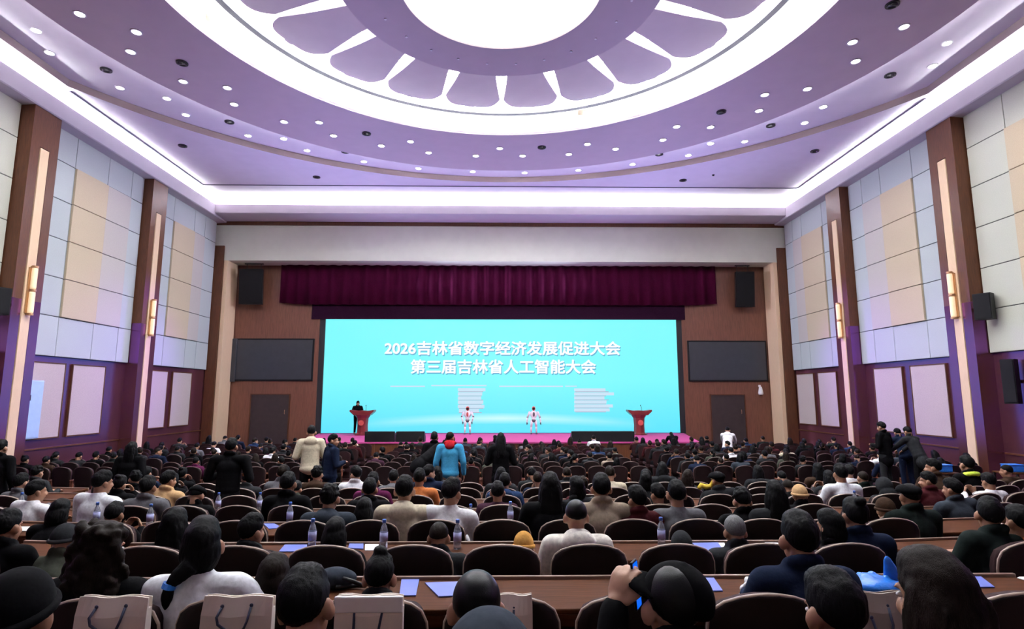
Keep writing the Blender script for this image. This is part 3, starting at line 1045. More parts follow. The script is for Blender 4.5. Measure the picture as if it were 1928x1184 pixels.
for a, b_, lb in ((690, 744, 'shorter black floor monitor beside the left podium'), (748, 800, 'black floor monitor at the stage edge behind the bending man'),
                  (1075, 1192, 'long low black floor monitor at the right stage edge')):
    p, q = at_y(a, 812, 26.0), at_y(b_, 830, 26.0)
    t2 = thing('stage_monitor', lb, 'stage monitor', ((p.x + q.x) / 2, 26.0, .92), 0, 'black monitors along the stage edge')
    hw = (q.x - p.x) / 2
    bm = B(); prism(bm, [(-.3, 0), (.3, 0), (.3, .18), (-.1, .44), (-.3, .44)], 'x', -hw, hw); obj('cabinet', bm, 'black_plastic', t2)
    bm = B(); prism(bm, [(.30, .185), (.28, .21), (-.08, .445), (-.1, .445)], 'x', -hw + .05, hw - .05); obj('grille', bm, 'speaker_grille', t2)


def robot(px, label, arms):
    p = at_y(px, 817, 30.9)
    t2 = thing('humanoid_robot', label, 'robot', (p.x, 30.9, .92), PI, 'humanoid robots on stage')
    bm = B(); ell(bm, (0, .0, 1.02), (.19, .12, .20)); ell(bm, (0, 0, .80), (.11, .09, .10)); obj('torso', bm, 'robot_white', t2, True)
    bm = B(); cap(bm, (0, 0, 1.15), (0, 0, 1.25), .05, .05); obj('neck', bm, 'robot_grey', t2, True)
    bm = B(); ell(bm, (0, .01, 1.32), (.095, .10, .12)); obj('head', bm, 'robot_red', t2, True)
    bm = B(); ell(bm, (0, .07, 1.32), (.07, .05, .075)); obj('face_plate', bm, 'black_plastic', t2, True)
    bm = B(); ell(bm, (0, .10, 1.02), (.06, .04, .12)); obj('chest_plate', bm, 'robot_grey' if arms else 'robot_red', t2, True)
    bm = B(); ell(bm, (0, 0, .68), (.14, .10, .08)); obj('pelvis', bm, 'robot_grey', t2, True)
    for s in (-1, 1):
        bm = B(); cap(bm, (s * .10, 0, .66), (s * .13, .03, .38), .075, .055); cap(bm, (s * .13, .03, .36), (s * .14, 0, .08), .055, .04); obj('leg', bm, 'robot_white', t2, True)
        bm = B(); box(bm, s * .14 - .05, s * .14 + .05, -.07, .14, 0, .06, .015); obj('foot', bm, 'robot_grey', t2)
        if arms:
            q0, q1, q2 = (s * .22, 0, 1.12), (s * .33, 0, .86), (s * .36, .1, .62)
        else:
            q0, q1, q2 = (s * .22, 0, 1.12), (s * .30, .05, .90), (s * .24, .12, .66)
        bm = B(); cap(bm, q0, q1, .06, .045); cap(bm, q1, q2, .045, .035); obj('arm', bm, 'robot_white', t2, True)
        bm = B(); ell(bm, q1, (.052, .052, .052)); obj('elbow_joint', bm, 'robot_grey', t2, True)
        bm = B(); h = Vector(q2); ell(bm, h + Vector((0, .01, -.05)), (.03, .04, .05))
        for f in range(3):
            cap(bm, h + Vector(((f - 1) * .02, .02, -.08)), h + Vector(((f - 1) * .022, .03, -.14)), .009, .007, 1)
        cap(bm, h + Vector((-s * .03, .02, -.05)), h + Vector((-s * .045, .04, -.09)), .009, .007, 1)
        obj('hand', bm, 'robot_grey', t2, True)


robot(880, 'white humanoid robot with red head left of centre on stage', False)
robot(1005, 'white humanoid robot with arms out right of centre on stage', True)


# ================================================================== SEATING
def seat_meshes():
    half = [(.19, .42), (.215, .55), (.24, .70), (.252, .82), (.248, .88), (.227, .93), (.185, .962), (.12, .985), (.06, .996), (0, 1.0)]
    out = [(x, z) for x, z in half] + [(-x, z) for x, z in half[-2::-1]]

    def yy(x, z):
        return .07 * (1 - (z - .42) / .58) + .035 * (x / .25) ** 2
    def slab(name, m, t0, t1, sh):
        bm = B()
        f, b_ = [], []
        nz = 10
        # grid of the outline: rows across x for each height
        hw = lambda z: next((x0 + (x1 - x0) * (z - z0) / (z1 - z0) for (x0, z0), (x1, z1) in zip(half, half[1:]) if z0 <= z <= z1), 0)
        zs = [.42, .55, .70, .82, .88, .93, .962, .985, .997]
        cols = 9
        G = {}
        for side, t in ((0, t0), (1, t1)):
            for i, z in enumerate(zs):
                w_ = max(hw(z) - sh, .01)
                for j in range(cols):
                    u = -1 + 2 * j / (cols - 1)
                    G[side, i, j] = bm.verts.new((w_ * u, yy(w_ * u, z) + t - (.012 * (1 - abs(u) ** 3) if side else 0) * 0, z - (sh * .6 if i > 5 else 0)))
        for i in range(len(zs) - 1):
            for j in range(cols - 1):
                bm.faces.new((G[0, i, j], G[0, i, j + 1], G[0, i + 1, j + 1], G[0, i + 1, j]))
                bm.faces.new((G[1, i, j], G[1, i + 1, j], G[1, i + 1, j + 1], G[1, i, j + 1]))
        for i in range(len(zs) - 1):
            bm.faces.new((G[0, i, 0], G[0, i + 1, 0], G[1, i + 1, 0], G[1, i, 0]))
            bm.faces.new((G[0, i, cols - 1], G[1, i, cols - 1], G[1, i + 1, cols - 1], G[0, i + 1, cols - 1]))
        L = len(zs) - 1
        for j in range(cols - 1):
            bm.faces.new((G[0, 0, j], G[1, 0, j], G[1, 0, j + 1], G[0, 0, j + 1]))
            bm.faces.new((G[0, L, j], G[0, L, j + 1], G[1, L, j + 1], G[1, L, j]))
        bmesh.ops.recalc_face_normals(bm, faces=bm.faces[:])
        return obj(name, bm, m, None, True)
    res = []
    res.append(('back_shell', slab('m1', 'seat_shell', 0, .022, 0)))
    res.append(('backrest', slab('m2', 'seat_fabric', .02, .085, .012)))
    bm = B(); tube(bm, [(x, yy(x, z) + .011, z) for x, z in out[1:-1]], .009, 8); res.append(('rim', obj('m3', bm, 'seat_rim', None, True)))
    bm = B(); box(bm, -.24, .24, .09, .54, .38, .47, .03); res.append(('seat_cushion', obj('m4', bm, 'seat_fabric', None, True)))
    bm = B()
    for s in (-1, 1):
        pass
    bm = B(); box(bm, -.285, -.245, .03, .46, .62, .655, .012); box(bm, -.28, -.25, .06, .12, .3, .63); a = obj('m5', bm, 'armrest_wood'); res.append(('armrest', a))
    bm = B(); box(bm, .245, .285, .03, .46, .62, .655, .012); box(bm, .25, .28, .06, .12, .3, .63); a = obj('m6', bm, 'armrest_wood'); res.append(('armrest', a))
    bm = B(); box(bm, -.2, .2, .2, .3, .06, .39, .01); box(bm, -.24, .24, .12, .42, 0, .06, .01); box(bm, -.25, .25, .06, .12, .30, .40); res.append(('pedestal', obj('m7', bm, 'black_metal')))
    meshes = []
    for n, o in res:
        meshes.append((n, o.data))
        bpy.data.objects.remove(o)
    return meshes


SEAT = seat_meshes()


def seat(x, y, z, rz, label, grp, rim=None):
    t = thing('auditorium_seat', label, 'seat', (x, y, z), rz, grp)
    for n, me in SEAT:
        inst(n, me, t, rim if n == 'rim' else None)
    return t


def gap(k):
    return 3.20 + .70 * max(0, RP * k - 3.97) if k >= 3 else 99


def hgap(k):
    return .10 if k <= 3 else .30


TH = math.radians(7)
SEATPOS = []      # (k, x, y, z, rz, label)


def side_pos(k, s, u):
    x0 = gap(k) + hgap(k)
    return Vector((s * (x0 + u * math.cos(TH)), RP * k + u * math.sin(TH), zrow(k)))


for k in range(1, 9):
    y = RP * k
    lim = .90 * y + .45 if k > 1 else 1.8
    n = 0
    xs = [j * SP for j in range(-40, 41) if abs(j * SP) + .27 < gap(k) - hgap(k) + .02 and abs(j * SP) < lim]
    for x in xs:
        SEATPOS.append([k, x, y, zrow(k), 0.0])
    if k >= 3:
        for s in (-1, 1):
            u = .29
            while abs(side_pos(k, s, u).x) < lim:
                p = side_pos(k, s, u)
                SEATPOS.append([k, p.x, p.y, zrow(k), s * TH])
                u += SP
by = {}
for r in SEATPOS:
    by.setdefault(r[0], []).append(r)
for k, lst in by.items():
    lst.sort(key=lambda r: r[1])
    for i, r in enumerate(lst):
        r.append('dark maroon seat, pale rim, %s row from camera, %s from left' % (ordinal(k), ordinal(i + 1)))
for r in SEATPOS:
    seat(r[1], r[2], r[3], r[4], r[5], 'seats of the raked rear rows')

FRONT = []        # rows on the flat floor, row 1 = nearest the camera
NF = 8
for f in range(NF):
    y = 16.2 + 1.1 * f
    i = 0
    for j in range(-24, 24):
        x = (j + .5) * SP
        if abs(x) > min(13.4, .87 * y) or 4.3 < abs(x) < 5.3 or 9.6 < abs(x) < 10.3:
            continue
        FRONT.append((f, x, y))
shown = 300 - len(SEATPOS)
rest = FRONT[shown:]
cn = {}
for f, x, y in FRONT[:shown]:
    cn[f] = cn.get(f, 0) + 1
    seat(x, y, 0, 0, 'dark maroon seat, %s row beyond the cross aisle, %s seat from the left' % (ordinal(f + 1), ordinal(cn[f])), 'seats of the flat front rows', 'seat_rim_dark')
if rest:
    bm = B()
    for f, x, y in rest:
        M = Matrix.Translation((x, y, 0))
        for n, me in SEAT:
            if n in ('back_shell', 'backrest', 'seat_cushion', 'pedestal'):
                st = len(bm.verts)
                bm.from_mesh(me)
                bm.verts.ensure_lookup_table()
                bmesh.ops.transform(bm, matrix=M, verts=bm.verts[st:])
    o = obj('auditorium_seats', bm, 'seat_fabric')
    tag(o, 'remaining dark maroon seats in the rows nearest the stage', 'seats')
    o['kind'] = 'stuff'


def desk(x0, x1, origin, rz, label, grp):
    """continuous writing desk; local y runs forward, seats stand at local y = 0"""
    t = thing('writing_desk', label, 'desk', origin, rz, grp)
    bm = B(); box(bm, x0, x1, .60, 1.10, .715, .745, .008); obj('desktop', bm, 'desk_wood', t)
    bm = B(); box(bm, x0, x1, 1.10, 1.125, .70, .765, .006); obj('edge_strip', bm, 'desk_edge', t)['label'] = 'paler raised edge strip'
    bm = B(); box(bm, x0, x1, .60, .612, .66, .715); box(bm, x0 + .02, x1 - .02, 1.04, 1.06, .08, .715); obj('modesty_panel', bm, 'desk_wood', t)
    n = max(1, round((x1 - x0) / 1.74))
    for i in range(n + 1):
        xx = x0 + .015 + (x1 - x0 - .03) * i / n
        bm = B(); box(bm, xx - .015, xx + .015, .66, 1.04, 0, .715, .004); obj('leg_panel', bm, 'desk_wood', t)
    return t


for k in range(1, 9):
    y = RP * k
    c = gap(k) - hgap(k) - .02 if k >= 3 else (1.9 if k == 1 else 3.2)
    c = min(c, .95 * y + .8)
    desk(-c, c, (0, y, zrow(k)), 0, 'long brown writing desk in front of the %s seat row from the camera' % ordinal(k), 'long desks of the raked rows')
    if k >= 3 and gap(k) < .9 * y:
        ln = (.9 * y + .5 - gap(k)) / math.cos(TH)
        for s, nm in ((-1, 'left'), (1, 'right')):
            p = side_pos(k, s, 0)
            desk(*((0, ln) if s > 0 else (-ln, 0)), p, s * TH, 'angled brown writing desk at the %s end of the %s seat row' % (nm, ordinal(k)), 'angled side desks of the raked rows')
for f in range(NF):
    y = 16.2 + 1.1 * f
    for a, b_, nm in ((-4.2, 4.2, 'centre'), (-9.5, -5.4, 'left of centre'), (5.4, 9.5, 'right of centre')):
        t = thing('writing_desk', 'brown desk %s before the %s row beyond the cross aisle' % (nm, ordinal(f + 1)), 'desk', (0, y, 0), 0, 'desks of the flat front rows')
        bm = B(); box(bm, a, b_, .58, .86, .71, .74, .006); obj('desktop', bm, 'desk_wood', t)
        bm = B(); box(bm, a + .02, b_ - .02, .80, .82, 0, .71); obj('modesty_panel', bm, 'desk_wood', t)


# ================================================================== PEOPLE
def V(*a):
    return Vector(a)


def hand(bm, wr, d, n, side, curl):
    """palm, four fingers of different lengths and a thumb; d fingers' direction, n back-of-hand normal, side +1: thumb on +t"""
    d = d.normalized(); n = (n - d * n.dot(d)).normalized()
    t = d.cross(n) * side
    rot = Matrix((t, d, n)).transposed()
    ell(bm, wr + d * .048, (.040, .052, .017), rot, 2)
    cap(bm, wr - d * .02, wr + d * .02, .026, .028, 1)
    L = (.072, .082, .077, .060)
    for i in range(4):
        b0 = wr + d * (.088 - .004 * abs(i - 1.2)) + t * (.031 - .0205 * i)
        a1, a2, a3 = curl * .5, curl * 1.15, curl * 1.6
        q1 = b0 + (d * math.cos(a1) - n * math.sin(a1)) * L[i] * .48
        q2 = q1 + (d * math.cos(a2) - n * math.sin(a2)) * L[i] * .32
        q3 = q2 + (d * math.cos(a3) - n * math.sin(a3)) * L[i] * .26
        cap(bm, wr + d * .05 + t * (.028 - .0185 * i), b0, .0105, .0098, 1)
        cap(bm, b0, q1, .0098, .0090, 1); cap(bm, q1, q2, .0090, .0084, 1); cap(bm, q2, q3, .0084, .0074, 1)
    b0 = wr + d * .022 + t * .030
    q1 = b0 + (t * .62 + d * .75 - n * .18 * curl).normalized() * .042
    q2 = q1 + (t * .28 + d * .9 - n * .4 * curl).normalized() * .034
    cap(bm, b0, q1, .0135, .0108, 1); cap(bm, q1, q2, .0108, .0090, 1)


def joints(fwd=.06, side=0.0, turn=0.0, nod=0.0, tilt=0.0, arms='desk', standing=False, bend=0.0, wide=1.0):
    J = {}
    if standing:
        P = V(0, 0, .95); sp = .50
    else:
        P = V(0, .21, .555); sp = .465
    f = fwd + bend
    up = V(math.sin(side), math.sin(f) * math.cos(side), math.cos(f) * math.cos(side))
    J['P'] = P
    J['up'] = up
    J['W'] = P + up * sp * .32
    J['C'] = P + up * sp * .66
    J['N'] = P + up * sp
    fw = V(0, math.cos(f), -math.sin(f))
    J['fw'] = fw
    rt = up.cross(fw) * -1
    rt = V(1, 0, 0) if abs(side) < 1e-6 else (fw.cross(up)).normalized()
    J['rt'] = rt
    hd = (V(0, 0, 1) * .75 + up * .45).normalized() if bend < .5 else (V(0, .5, .3) + up * .7).normalized()
    J['H'] = J['N'] + hd * .138 + fw * .018
    J['HM'] = Matrix.Translation(J['H']) @ Euler((-nod - f * .35, tilt + side * .6, turn), 'XYZ').to_matrix().to_4x4()
    for s in (-1, 1):
        S = J['N'] + rt * (s * .185 * wide) - up * .05
        J['S', s] = S
        if standing:
            J['hip', s] = P + V(s * .09, 0, -.04); J['knee', s] = V(s * .105, .025, .50); J['ank', s] = V(s * .11, -.02, .09); J['toe', s] = V(s * .13, .13, .035)
        else:
            J['hip', s] = P + V(s * .09, .0, -.02); J['knee', s] = V(s * .12, .63, .53); J['ank', s] = V(s * .12, .60, .10); J['toe', s] = V(s * .14, .75, .04)
        a = arms if isinstance(arms, str) else arms.get(s, 'desk')
        if isinstance(a, tuple):
            el, wr, hdir, hn, cu = a
        elif a == 'desk':
            el = S + V(s * .07, .10, -.25); wr = V(s * .11, max(S.y + .33, .62), .80); hdir = V(-s * .35, 1, -.1); hn = V(0, 0, 1); cu = .5
        elif a == 'lap':
            el = S + V(s * .08, .06, -.27); wr = V(s * .08, .44, .64); hdir = V(-s * .4, 1, -.2); hn = V(0, 0, 1); cu = .5
        elif a == 'phone':
            el = S + V(s * .05, .20, -.20); wr = S + V(-s * .10, .36, -.02); hdir = V(-s * .45, .3, 1); hn = V(s * .8, .5, 0); cu = .9
        elif a == 'chin':
            el = S + V(s * .03, .22, -.19); wr = S + V(-s * .10, .22, .06); hdir = V(-s * .4, -.1, 1); hn = V(s * .5, .8, 0); cu = 1.0
        elif a == 'down':
            el = S + V(s * .075, -.03, -.28); wr = el + V(s * .01, .08, -.25); hdir = V(0, .12, -1); hn = V(s, 0, 0); cu = .45
        elif a == 'front':
            el = S + V(s * .09, -.01, -.27); wr = el + V(-s * .12, .22, .04); hdir = V(-s * .7, .7, .05); hn = V(0, .3, 1); cu = .8
        elif a == 'reach':
            el = S + V(s * .04, .20, -.17); wr = el + V(-s * .02, .20, -.14); hdir = V(0, .7, -.6); hn = V(0, .5, .8); cu = .5
        elif a == 'up':
            el = S + V(s * .12, .20, -.05); wr = el + V(-s * .04, .06, .25); hdir = V(-s * .1, .3, 1); hn = V(0, 1, 0) * -1; cu = .7
        J['E', s], J['Wr', s], J['hd', s], J['hn', s], J['cu', s] = el, wr, hdir, hn, cu
    return J


def body_mesh(J, voxel):
    bm = B()
    up, fw, rt = J['up'], J['fw'], J['rt']
    R = Matrix((rt, fw, up)).transposed()
    ell(bm, J['P'], (.150, .105, .12), R)
    ell(bm, J['W'], (.130, .092, .13), R)
    ell(bm, J['C'], (.150, .105, .15), R)
    cap(bm, J['S', -1], J['S', 1], .058, .058)
    cap(bm, J['C'] + up * .1, J['N'] + up * .01, .085, .058)
    HM = J['HM']
    cap(bm, J['N'], HM @ V(0, -.022, -.05), .056, .054)
    h = HM.to_3x3()

    def he(c, r, rr=None):
        ell(bm, HM @ V(*c), r, h if rr is None else h @ rr, 3)
    he((0, -.012, .03), (.076, .094, .090))
    he((0, .028, -.045), (.060, .062, .074))
    he((0, .060, -.098), (.028, .026, .025))
    he((0, .080, .020), (.048, .016, .011))
    he((0, .089, -.070), (.024, .011, .009))
    he((0, .082, -.035), (.045, .02, .03))
    cap(bm, HM @ V(0, .092, .0), HM @ V(0, .110, -.038), .010, .015)
    for s in (-1, 1):
        he((s * .083, -.006, -.012), (.0125, .025, .036), Euler((.15, 0, -s * .45)).to_matrix())
        he((s * .074, .0, -.02), (.014, .018, .026))
        cap(bm, J['S', s], J['E', s], .052, .040)
        cap(bm, J['E', s], J['Wr', s], .041, .027)
        cap(bm, J['hip', s], J['knee', s], .088, .058)
        cap(bm, J['knee', s], J['ank', s], .058, .038)
        cap(bm, J['ank', s], J['toe', s], .040, .030)
        hand(bm, J['Wr', s], J['hd', s].copy(), J['hn', s].copy(), -s, J['cu', s])
    return fused(bm, voxel, 3)


def top_mesh(J, voxel, style, standing):
    bm = B()
    up, fw, rt = J['up'], J['fw'], J['rt']
    R = Matrix((rt, fw, up)).transposed()
    g = .022 if style != 'sweater' else .014
    ell(bm, J['P'] + up * .02, (.158 + g, .112 + g, .115), R)
    ell(bm, J['W'], (.145 + g, .102 + g, .14), R)
    ell(bm, J['C'], (.163 + g, .112 + g, .16), R)
    for q_ in (.25, .5, .75):
        ell(bm, J['P'].lerp(J['W'], q_) + up * .01, (.152 + g, .107 + g, .13), R)
        ell(bm, J['W'].lerp(J['C'], q_), (.152 + g, .107 + g, .14), R)
    cap(bm, J['S', -1], J['S', 1], .064 + g * .6, .064 + g * .6)
    cap(bm, J['C'] + up * .1, J['N'] - up * .005, .10, .076)
    if standing and style in ('jacket', 'coat', 'hoodie'):
        ell(bm, J['P'] - up * (.14 if style == 'coat' else .05), (.17 + g, .13 + g, .20 if style == 'coat' else .12), R)
    for s in (-1, 1):
        cap(bm, J['S', s], J['E', s], .062 + g * .7, .052 + g * .5)
        d = (J['Wr', s] - J['E', s])
        cap(bm, J['E', s], J['Wr', s] - d.normalized() * .015, .053 + g * .5, .040 + g * .3)
    if style == 'hoodie':
        ell(bm, J['N'] - fw * .085 - up * .03, (.125, .060, .085), R)
        ell(bm, J['N'] - fw * .05 + up * .02, (.10, .055, .05), R)
    elif style in ('jacket', 'coat'):
        for i in range(14):
            a = 2 * PI * i / 14
            if math.sin(a) > .8:
                continue
            ell(bm, J['N'] + rt * (.074 * math.cos(a)) + fw * (.070 * math.sin(a)) + up * (.036 - .03 * math.sin(a)), (.025, .025, .034), R, 2)
    else:
        for i in range(14):
            a = 2 * PI * i / 14
            ell(bm, J['N'] + rt * (.066 * math.cos(a)) + fw * (.062 * math.sin(a)) + up * .005, (.018, .018, .018), R, 2)
    return fused(bm, voxel, 12)


def legs_mesh(J, voxel):
    bm = B()
    ell(bm, J['P'] - J['up'] * .03, (.165, .118, .12))
    for s in (-1, 1):
        cap(bm, J['hip', s], J['knee', s], .098, .070)
        cap(bm, J['knee', s], J['ank', s] + V(0, 0, .02), .070, .056)
    return fused(bm, voxel, 3)


def shoe_mesh(J, s, voxel):
    bm = B()
    cap(bm, J['ank', s] + V(0, -.02, -.045), J['toe', s] + V(0, .03, 0), .047, .036)
    cap(bm, J['ank', s] + V(0, -.01, .03), J['ank', s] + V(0, -.01, -.03), .046, .05)
    return fused(bm, voxel, 2)


def sliced(bm, p, n):
    g = bm.verts[:] + bm.edges[:] + bm.faces[:]
    bmesh.ops.bisect_plane(bm, geom=g, plane_co=p, plane_no=n, clear_inner=True)
    es = [e for e in bm.edges if e.is_boundary]
    bmesh.ops.holes_fill(bm, edges=es)


def add_part(bm, c, r, p=None, n=None, rot=None):
    b2 = B()
    ell(b2, c, r, rot, 4)
    if p is not None:
        sliced(b2, p, n)
    me = bpy.data.meshes.new('t')
    b2.to_mesh(me); b2.free()
    bm.from_mesh(me)
    bpy.data.meshes.remove(me)


HAIR = {}
HL_P, HL_N = V(0, .085, .060), V(0, -.50, .866)


def hair_mesh(kind):
    if kind in HAIR:
        return HAIR[kind]
    rnd = random.Random(sum(map(ord, kind)))
    bm = B()
    vx = .0075
    if kind in ('short', 'messy', 'ponytail', 'sidetail', 'bun', 'topknot', 'bob', 'long', 'curly', 'thin'):
        add_part(bm, (0, -.012, .031), (.0795, .0985, .0945), V(0, .085, .058), V(0, -.53, .85))
        add_part(bm, (0, -.014, .034), (.0815, .1025, .101), V(0, .088, .080), HL_N)
        if kind != 'thin':
            add_part(bm, (0, .0, .078), (.068, .088, .066), V(0, .05, .062), V(0, -.3, 1))
    if kind == 'crop':
        add_part(bm, (0, -.013, .031), (.0795, .098, .0945), V(0, .08, .066), V(0, -.47, .88))
    if kind == 'messy':
        for i in range(60):
            a, e = rnd.uniform(0, 2 * PI), rnd.uniform(.1, 1.4)
            if math.sin(a) > .5 and e < .8:
                continue
            c = V(.08 * math.cos(a) * math.cos(e), -.01 + .098 * math.sin(a) * math.cos(e), .035 + .1 * math.sin(e))
            ell(bm, c, (.02, .02, .014), Euler((rnd.uniform(-1, 1), rnd.uniform(-1, 1), a)), 2)
    if kind == 'sidetail':
        add_part(bm, (0, -.035, -.02), (.090, .080, .105), V(0, .03, 0), V(0, -1, 0))
        tube(bm, [(-.02, -.10, -.06), (-.07, -.11, -.10), (-.105, -.10, -.14), (-.115, -.09, -.20), (-.11, -.085, -.26)], [.045, .036, .022, .026, .010], 10)
    if kind in ('ponytail', 'bun', 'topknot'):
        if kind == 'ponytail':
            tube(bm, [(0, -.10, .03), (-.01, -.135, .0), (-.03, -.135, -.08), (-.045, -.125, -.16), (-.05, -.12, -.22)], [.03, .036, .034, .026, .012], 10)
        else:
            ell(bm, (0, -.085, .12) if kind == 'bun' else (0, -.03, .14), (.04, .04, .034))
    if kind == 'bob':
        add_part(bm, (0, -.035, -.035), (.092, .078, .120), V(0, .045, 0), V(0, -1, 0))
        for s in (-1, 1):
            ell(bm, (s * .078, -.01, -.055), (.022, .045, .095))
    if kind == 'long':
        add_part(bm, (0, -.055, -.05), (.098, .068, .15), V(0, .04, 0), V(0, -1, 0))
        ell(bm, (0, -.088, -.17), (.100, .042, .17))
        for s in (-1, 1):
            ell(bm, (s * .082, -.018, -.09), (.024, .046, .15))
            ell(bm, (s * .050, -.085, -.26), (.040, .026, .12))
        for i in range(16):
            x = rnd.uniform(-.085, .085)
            ell(bm, (x, -.118 + .25 * x * x / .08, -.16 + rnd.uniform(-.05, .05)), (.010, .012, .15), None, 2)
    if kind == 'curly':
        for i in range(240):
            z = rnd.uniform(-.34, .13)
            k = (.13 - z) / .47
            wx = .085 + .085 * math.sin(min(1, k) * PI * .62)
            a = rnd.uniform(PI * .90, PI * 2.10)
            r = rnd.uniform(.7, 1.05)
            c = V(wx * math.cos(a) * r, -.02 + .10 * math.sin(a) * r, z)
            q = rnd.uniform(.014, .028)
            ell(bm, c, (q, q, q * 1.3), Euler((rnd.uniform(-1, 1), rnd.uniform(-1, 1), 0)), 2)
        add_part(bm, (0, -.06, -.10), (.125, .055, .20))
        vx = .009
    me = fused(bm, vx, 3 if kind != 'curly' else 1)
    if kind != 'crop':
        # locks: small ragged swells that break up the outline
        for v in me.vertices:
            c = v.co
            k_ = .0028 * noise.noise(Vector((c.x * 120, c.y * 120, c.z * 18))) + .0030 * noise.noise(c * 26 + Vector((3, 1, 7)))
            v.co = c + v.normal * k_ * (1.5 if kind in ('messy', 'short', 'topknot') and c.z > .08 else 1.0)
    HAIR[kind] = me
    return me


def hat_parts(kind):
    key = 'hat_' + kind
    if key in HAIR:
        return HAIR[key]
    out = []
    if kind == 'beanie':
        bm = B(); add_part(bm, (0, -.014, .030), (.090, .110, .112), V(0, .08, .035), V(0, -.35, .93)); out.append(('crown', fused(bm, .008, 5)))
        bm = B()
        pts = []
        for i in range(32):
            a = 2 * PI * i / 32
            y = -.012 + .106 * math.sin(a)
            pts.append((.087 * math.cos(a), y, .020 + .36 * y))
        tube(bm, pts, .017, 8, True); out.append(('cuff', fused(bm, .007, 2)))
    elif kind == 'cap':
        bm = B(); add_part(bm, (0, -.010, .028), (.089, .108, .104), V(0, 0, .022), V(0, -.12, .99)); ell(bm, (0, -.01, .133), (.01, .01, .006)); out.append(('crown', fused(bm, .0065, 4)))
        bm = B()
        n = 12
        vs = []
        for side in (0, 1):
            for i in range(n + 1):
                a = PI * (.12 + .76 * i / n)
                for q, (rx, ry, zz) in enumerate(((.086, .100, .030), (.088, .145, .024), (.080, .185, .010))):
                    x = rx * math.cos(a); y = -.01 + ry * math.sin(a)
                    vs.append(bm.verts.new((x, y, zz + .018 * (1 - (x / .088) ** 2) + (.006 if side else 0))))
        K = (n + 1) * 3
        for i in range(n):
            for q in range(2):
                a = i * 3 + q
                bm.faces.new((vs[a], vs[a + 1], vs[a + 4], vs[a + 3]))
                bm.faces.new((vs[K + a], vs[K + a + 3], vs[K + a + 4], vs[K + a + 1]))
            for q in (0, 2):
                a = i * 3 + q
                bm.faces.new((vs[a], vs[a + 3], vs[K + a + 3], vs[K + a]))
        for i in (0, n):
            for q in range(2):
                a = i * 3 + q
                bm.faces.new((vs[a], vs[a + 1], vs[K + a + 1], vs[K + a]))
        bmesh.ops.recalc_face_normals(bm, faces=bm.faces[:])
        me = bpy.data.meshes.new('brim'); bm.to_mesh(me); bm.free()
        me.materials.append(MAT['black_plastic'])
        for p in me.polygons:
            p.use_smooth = True
        out.append(('brim', me))
    elif kind == 'flat_cap':
        bm = B(); add_part(bm, (0, .005, .055), (.100, .125, .062), V(0, 0, .032), V(0, -.1, .99)); ell(bm, (0, .11, .038), (.07, .05, .010)); out.append(('crown', fused(bm, .008, 4)))
    elif kind == 'hood':
        bm = B(); add_part(bm, (0, -.03, .02), (.115, .118, .130), V(0, .055, 0), V(0, -1, .0)); ell(bm, (0, -.06, -.10), (.11, .08, .09)); out.append(('crown', fused(bm, .009, 6)))
    HAIR[key] = out
    return out


bm = B(); ell(bm, (0, 0, 0), (.011, .010, .008), None, 2)
o_ = obj('eyeball', bm, 'eye_white', None, True); EYE = o_.data; bpy.data.objects.remove(o_)
POSES = {}
POSE_ARGS = {
    'desk': dict(), 'lap': dict(arms='lap'), 'lean': dict(fwd=.30, nod=.25), 'low': dict(fwd=.55, nod=.3), 'phone': dict(arms='phone', nod=.15),
    'left': dict(side=-.12, turn=.5), 'right': dict(side=.12, turn=-.5), 'chin': dict(arms={-1: 'desk', 1: 'chin'}, fwd=.18, tilt=.12),
    'look_left': dict(turn=.9), 'look_right': dict(turn=-.9),
    'stand': dict(standing=True, arms='down', fwd=.02), 'stand_front': dict(standing=True, arms='front', fwd=.04, nod=.2),
    'stand_talk': dict(standing=True, arms={-1: 'down', 1: 'front'}, turn=-.7), 'stoop': dict(standing=True, arms='reach', fwd=.1, bend=.85, nod=.2),
    'half_stoop': dict(standing=True, arms='reach', fwd=.1, bend=.35, nod=.3), 'arm_up': dict(arms={-1: 'desk', 1: 'up'}, nod=.1),
}


def pose_get(key, style, voxel, args=None):
    ck = (key, voxel)
    if ck not in POSES:
        J = joints(**(args if args is not None else POSE_ARGS[key]))
        bd = body_mesh(J, voxel)
        top = max(v.co.z for v in bd.vertices)
        for v in bd.vertices:
            pass
        POSES[ck] = dict(J=J, body=bd, legs=legs_mesh(J, .02), top=top, tops={}, shoes=None)
    P = POSES[ck]
    if style not in P['tops']:
        P['tops'][style] = top_mesh(P['J'], max(voxel, .010), style, 'stand' in key or 'stoop' in key)
    return P


NOMAT = bpy.data.materials.new('cloth_plain')


def giveslot(me):
    if len(me.materials) == 0:
        me.materials.append(NOMAT)


GARMENT = {'jacket': 'jacket', 'coat': 'coat', 'hoodie': 'hoodie', 'sweater': 'sweater'}


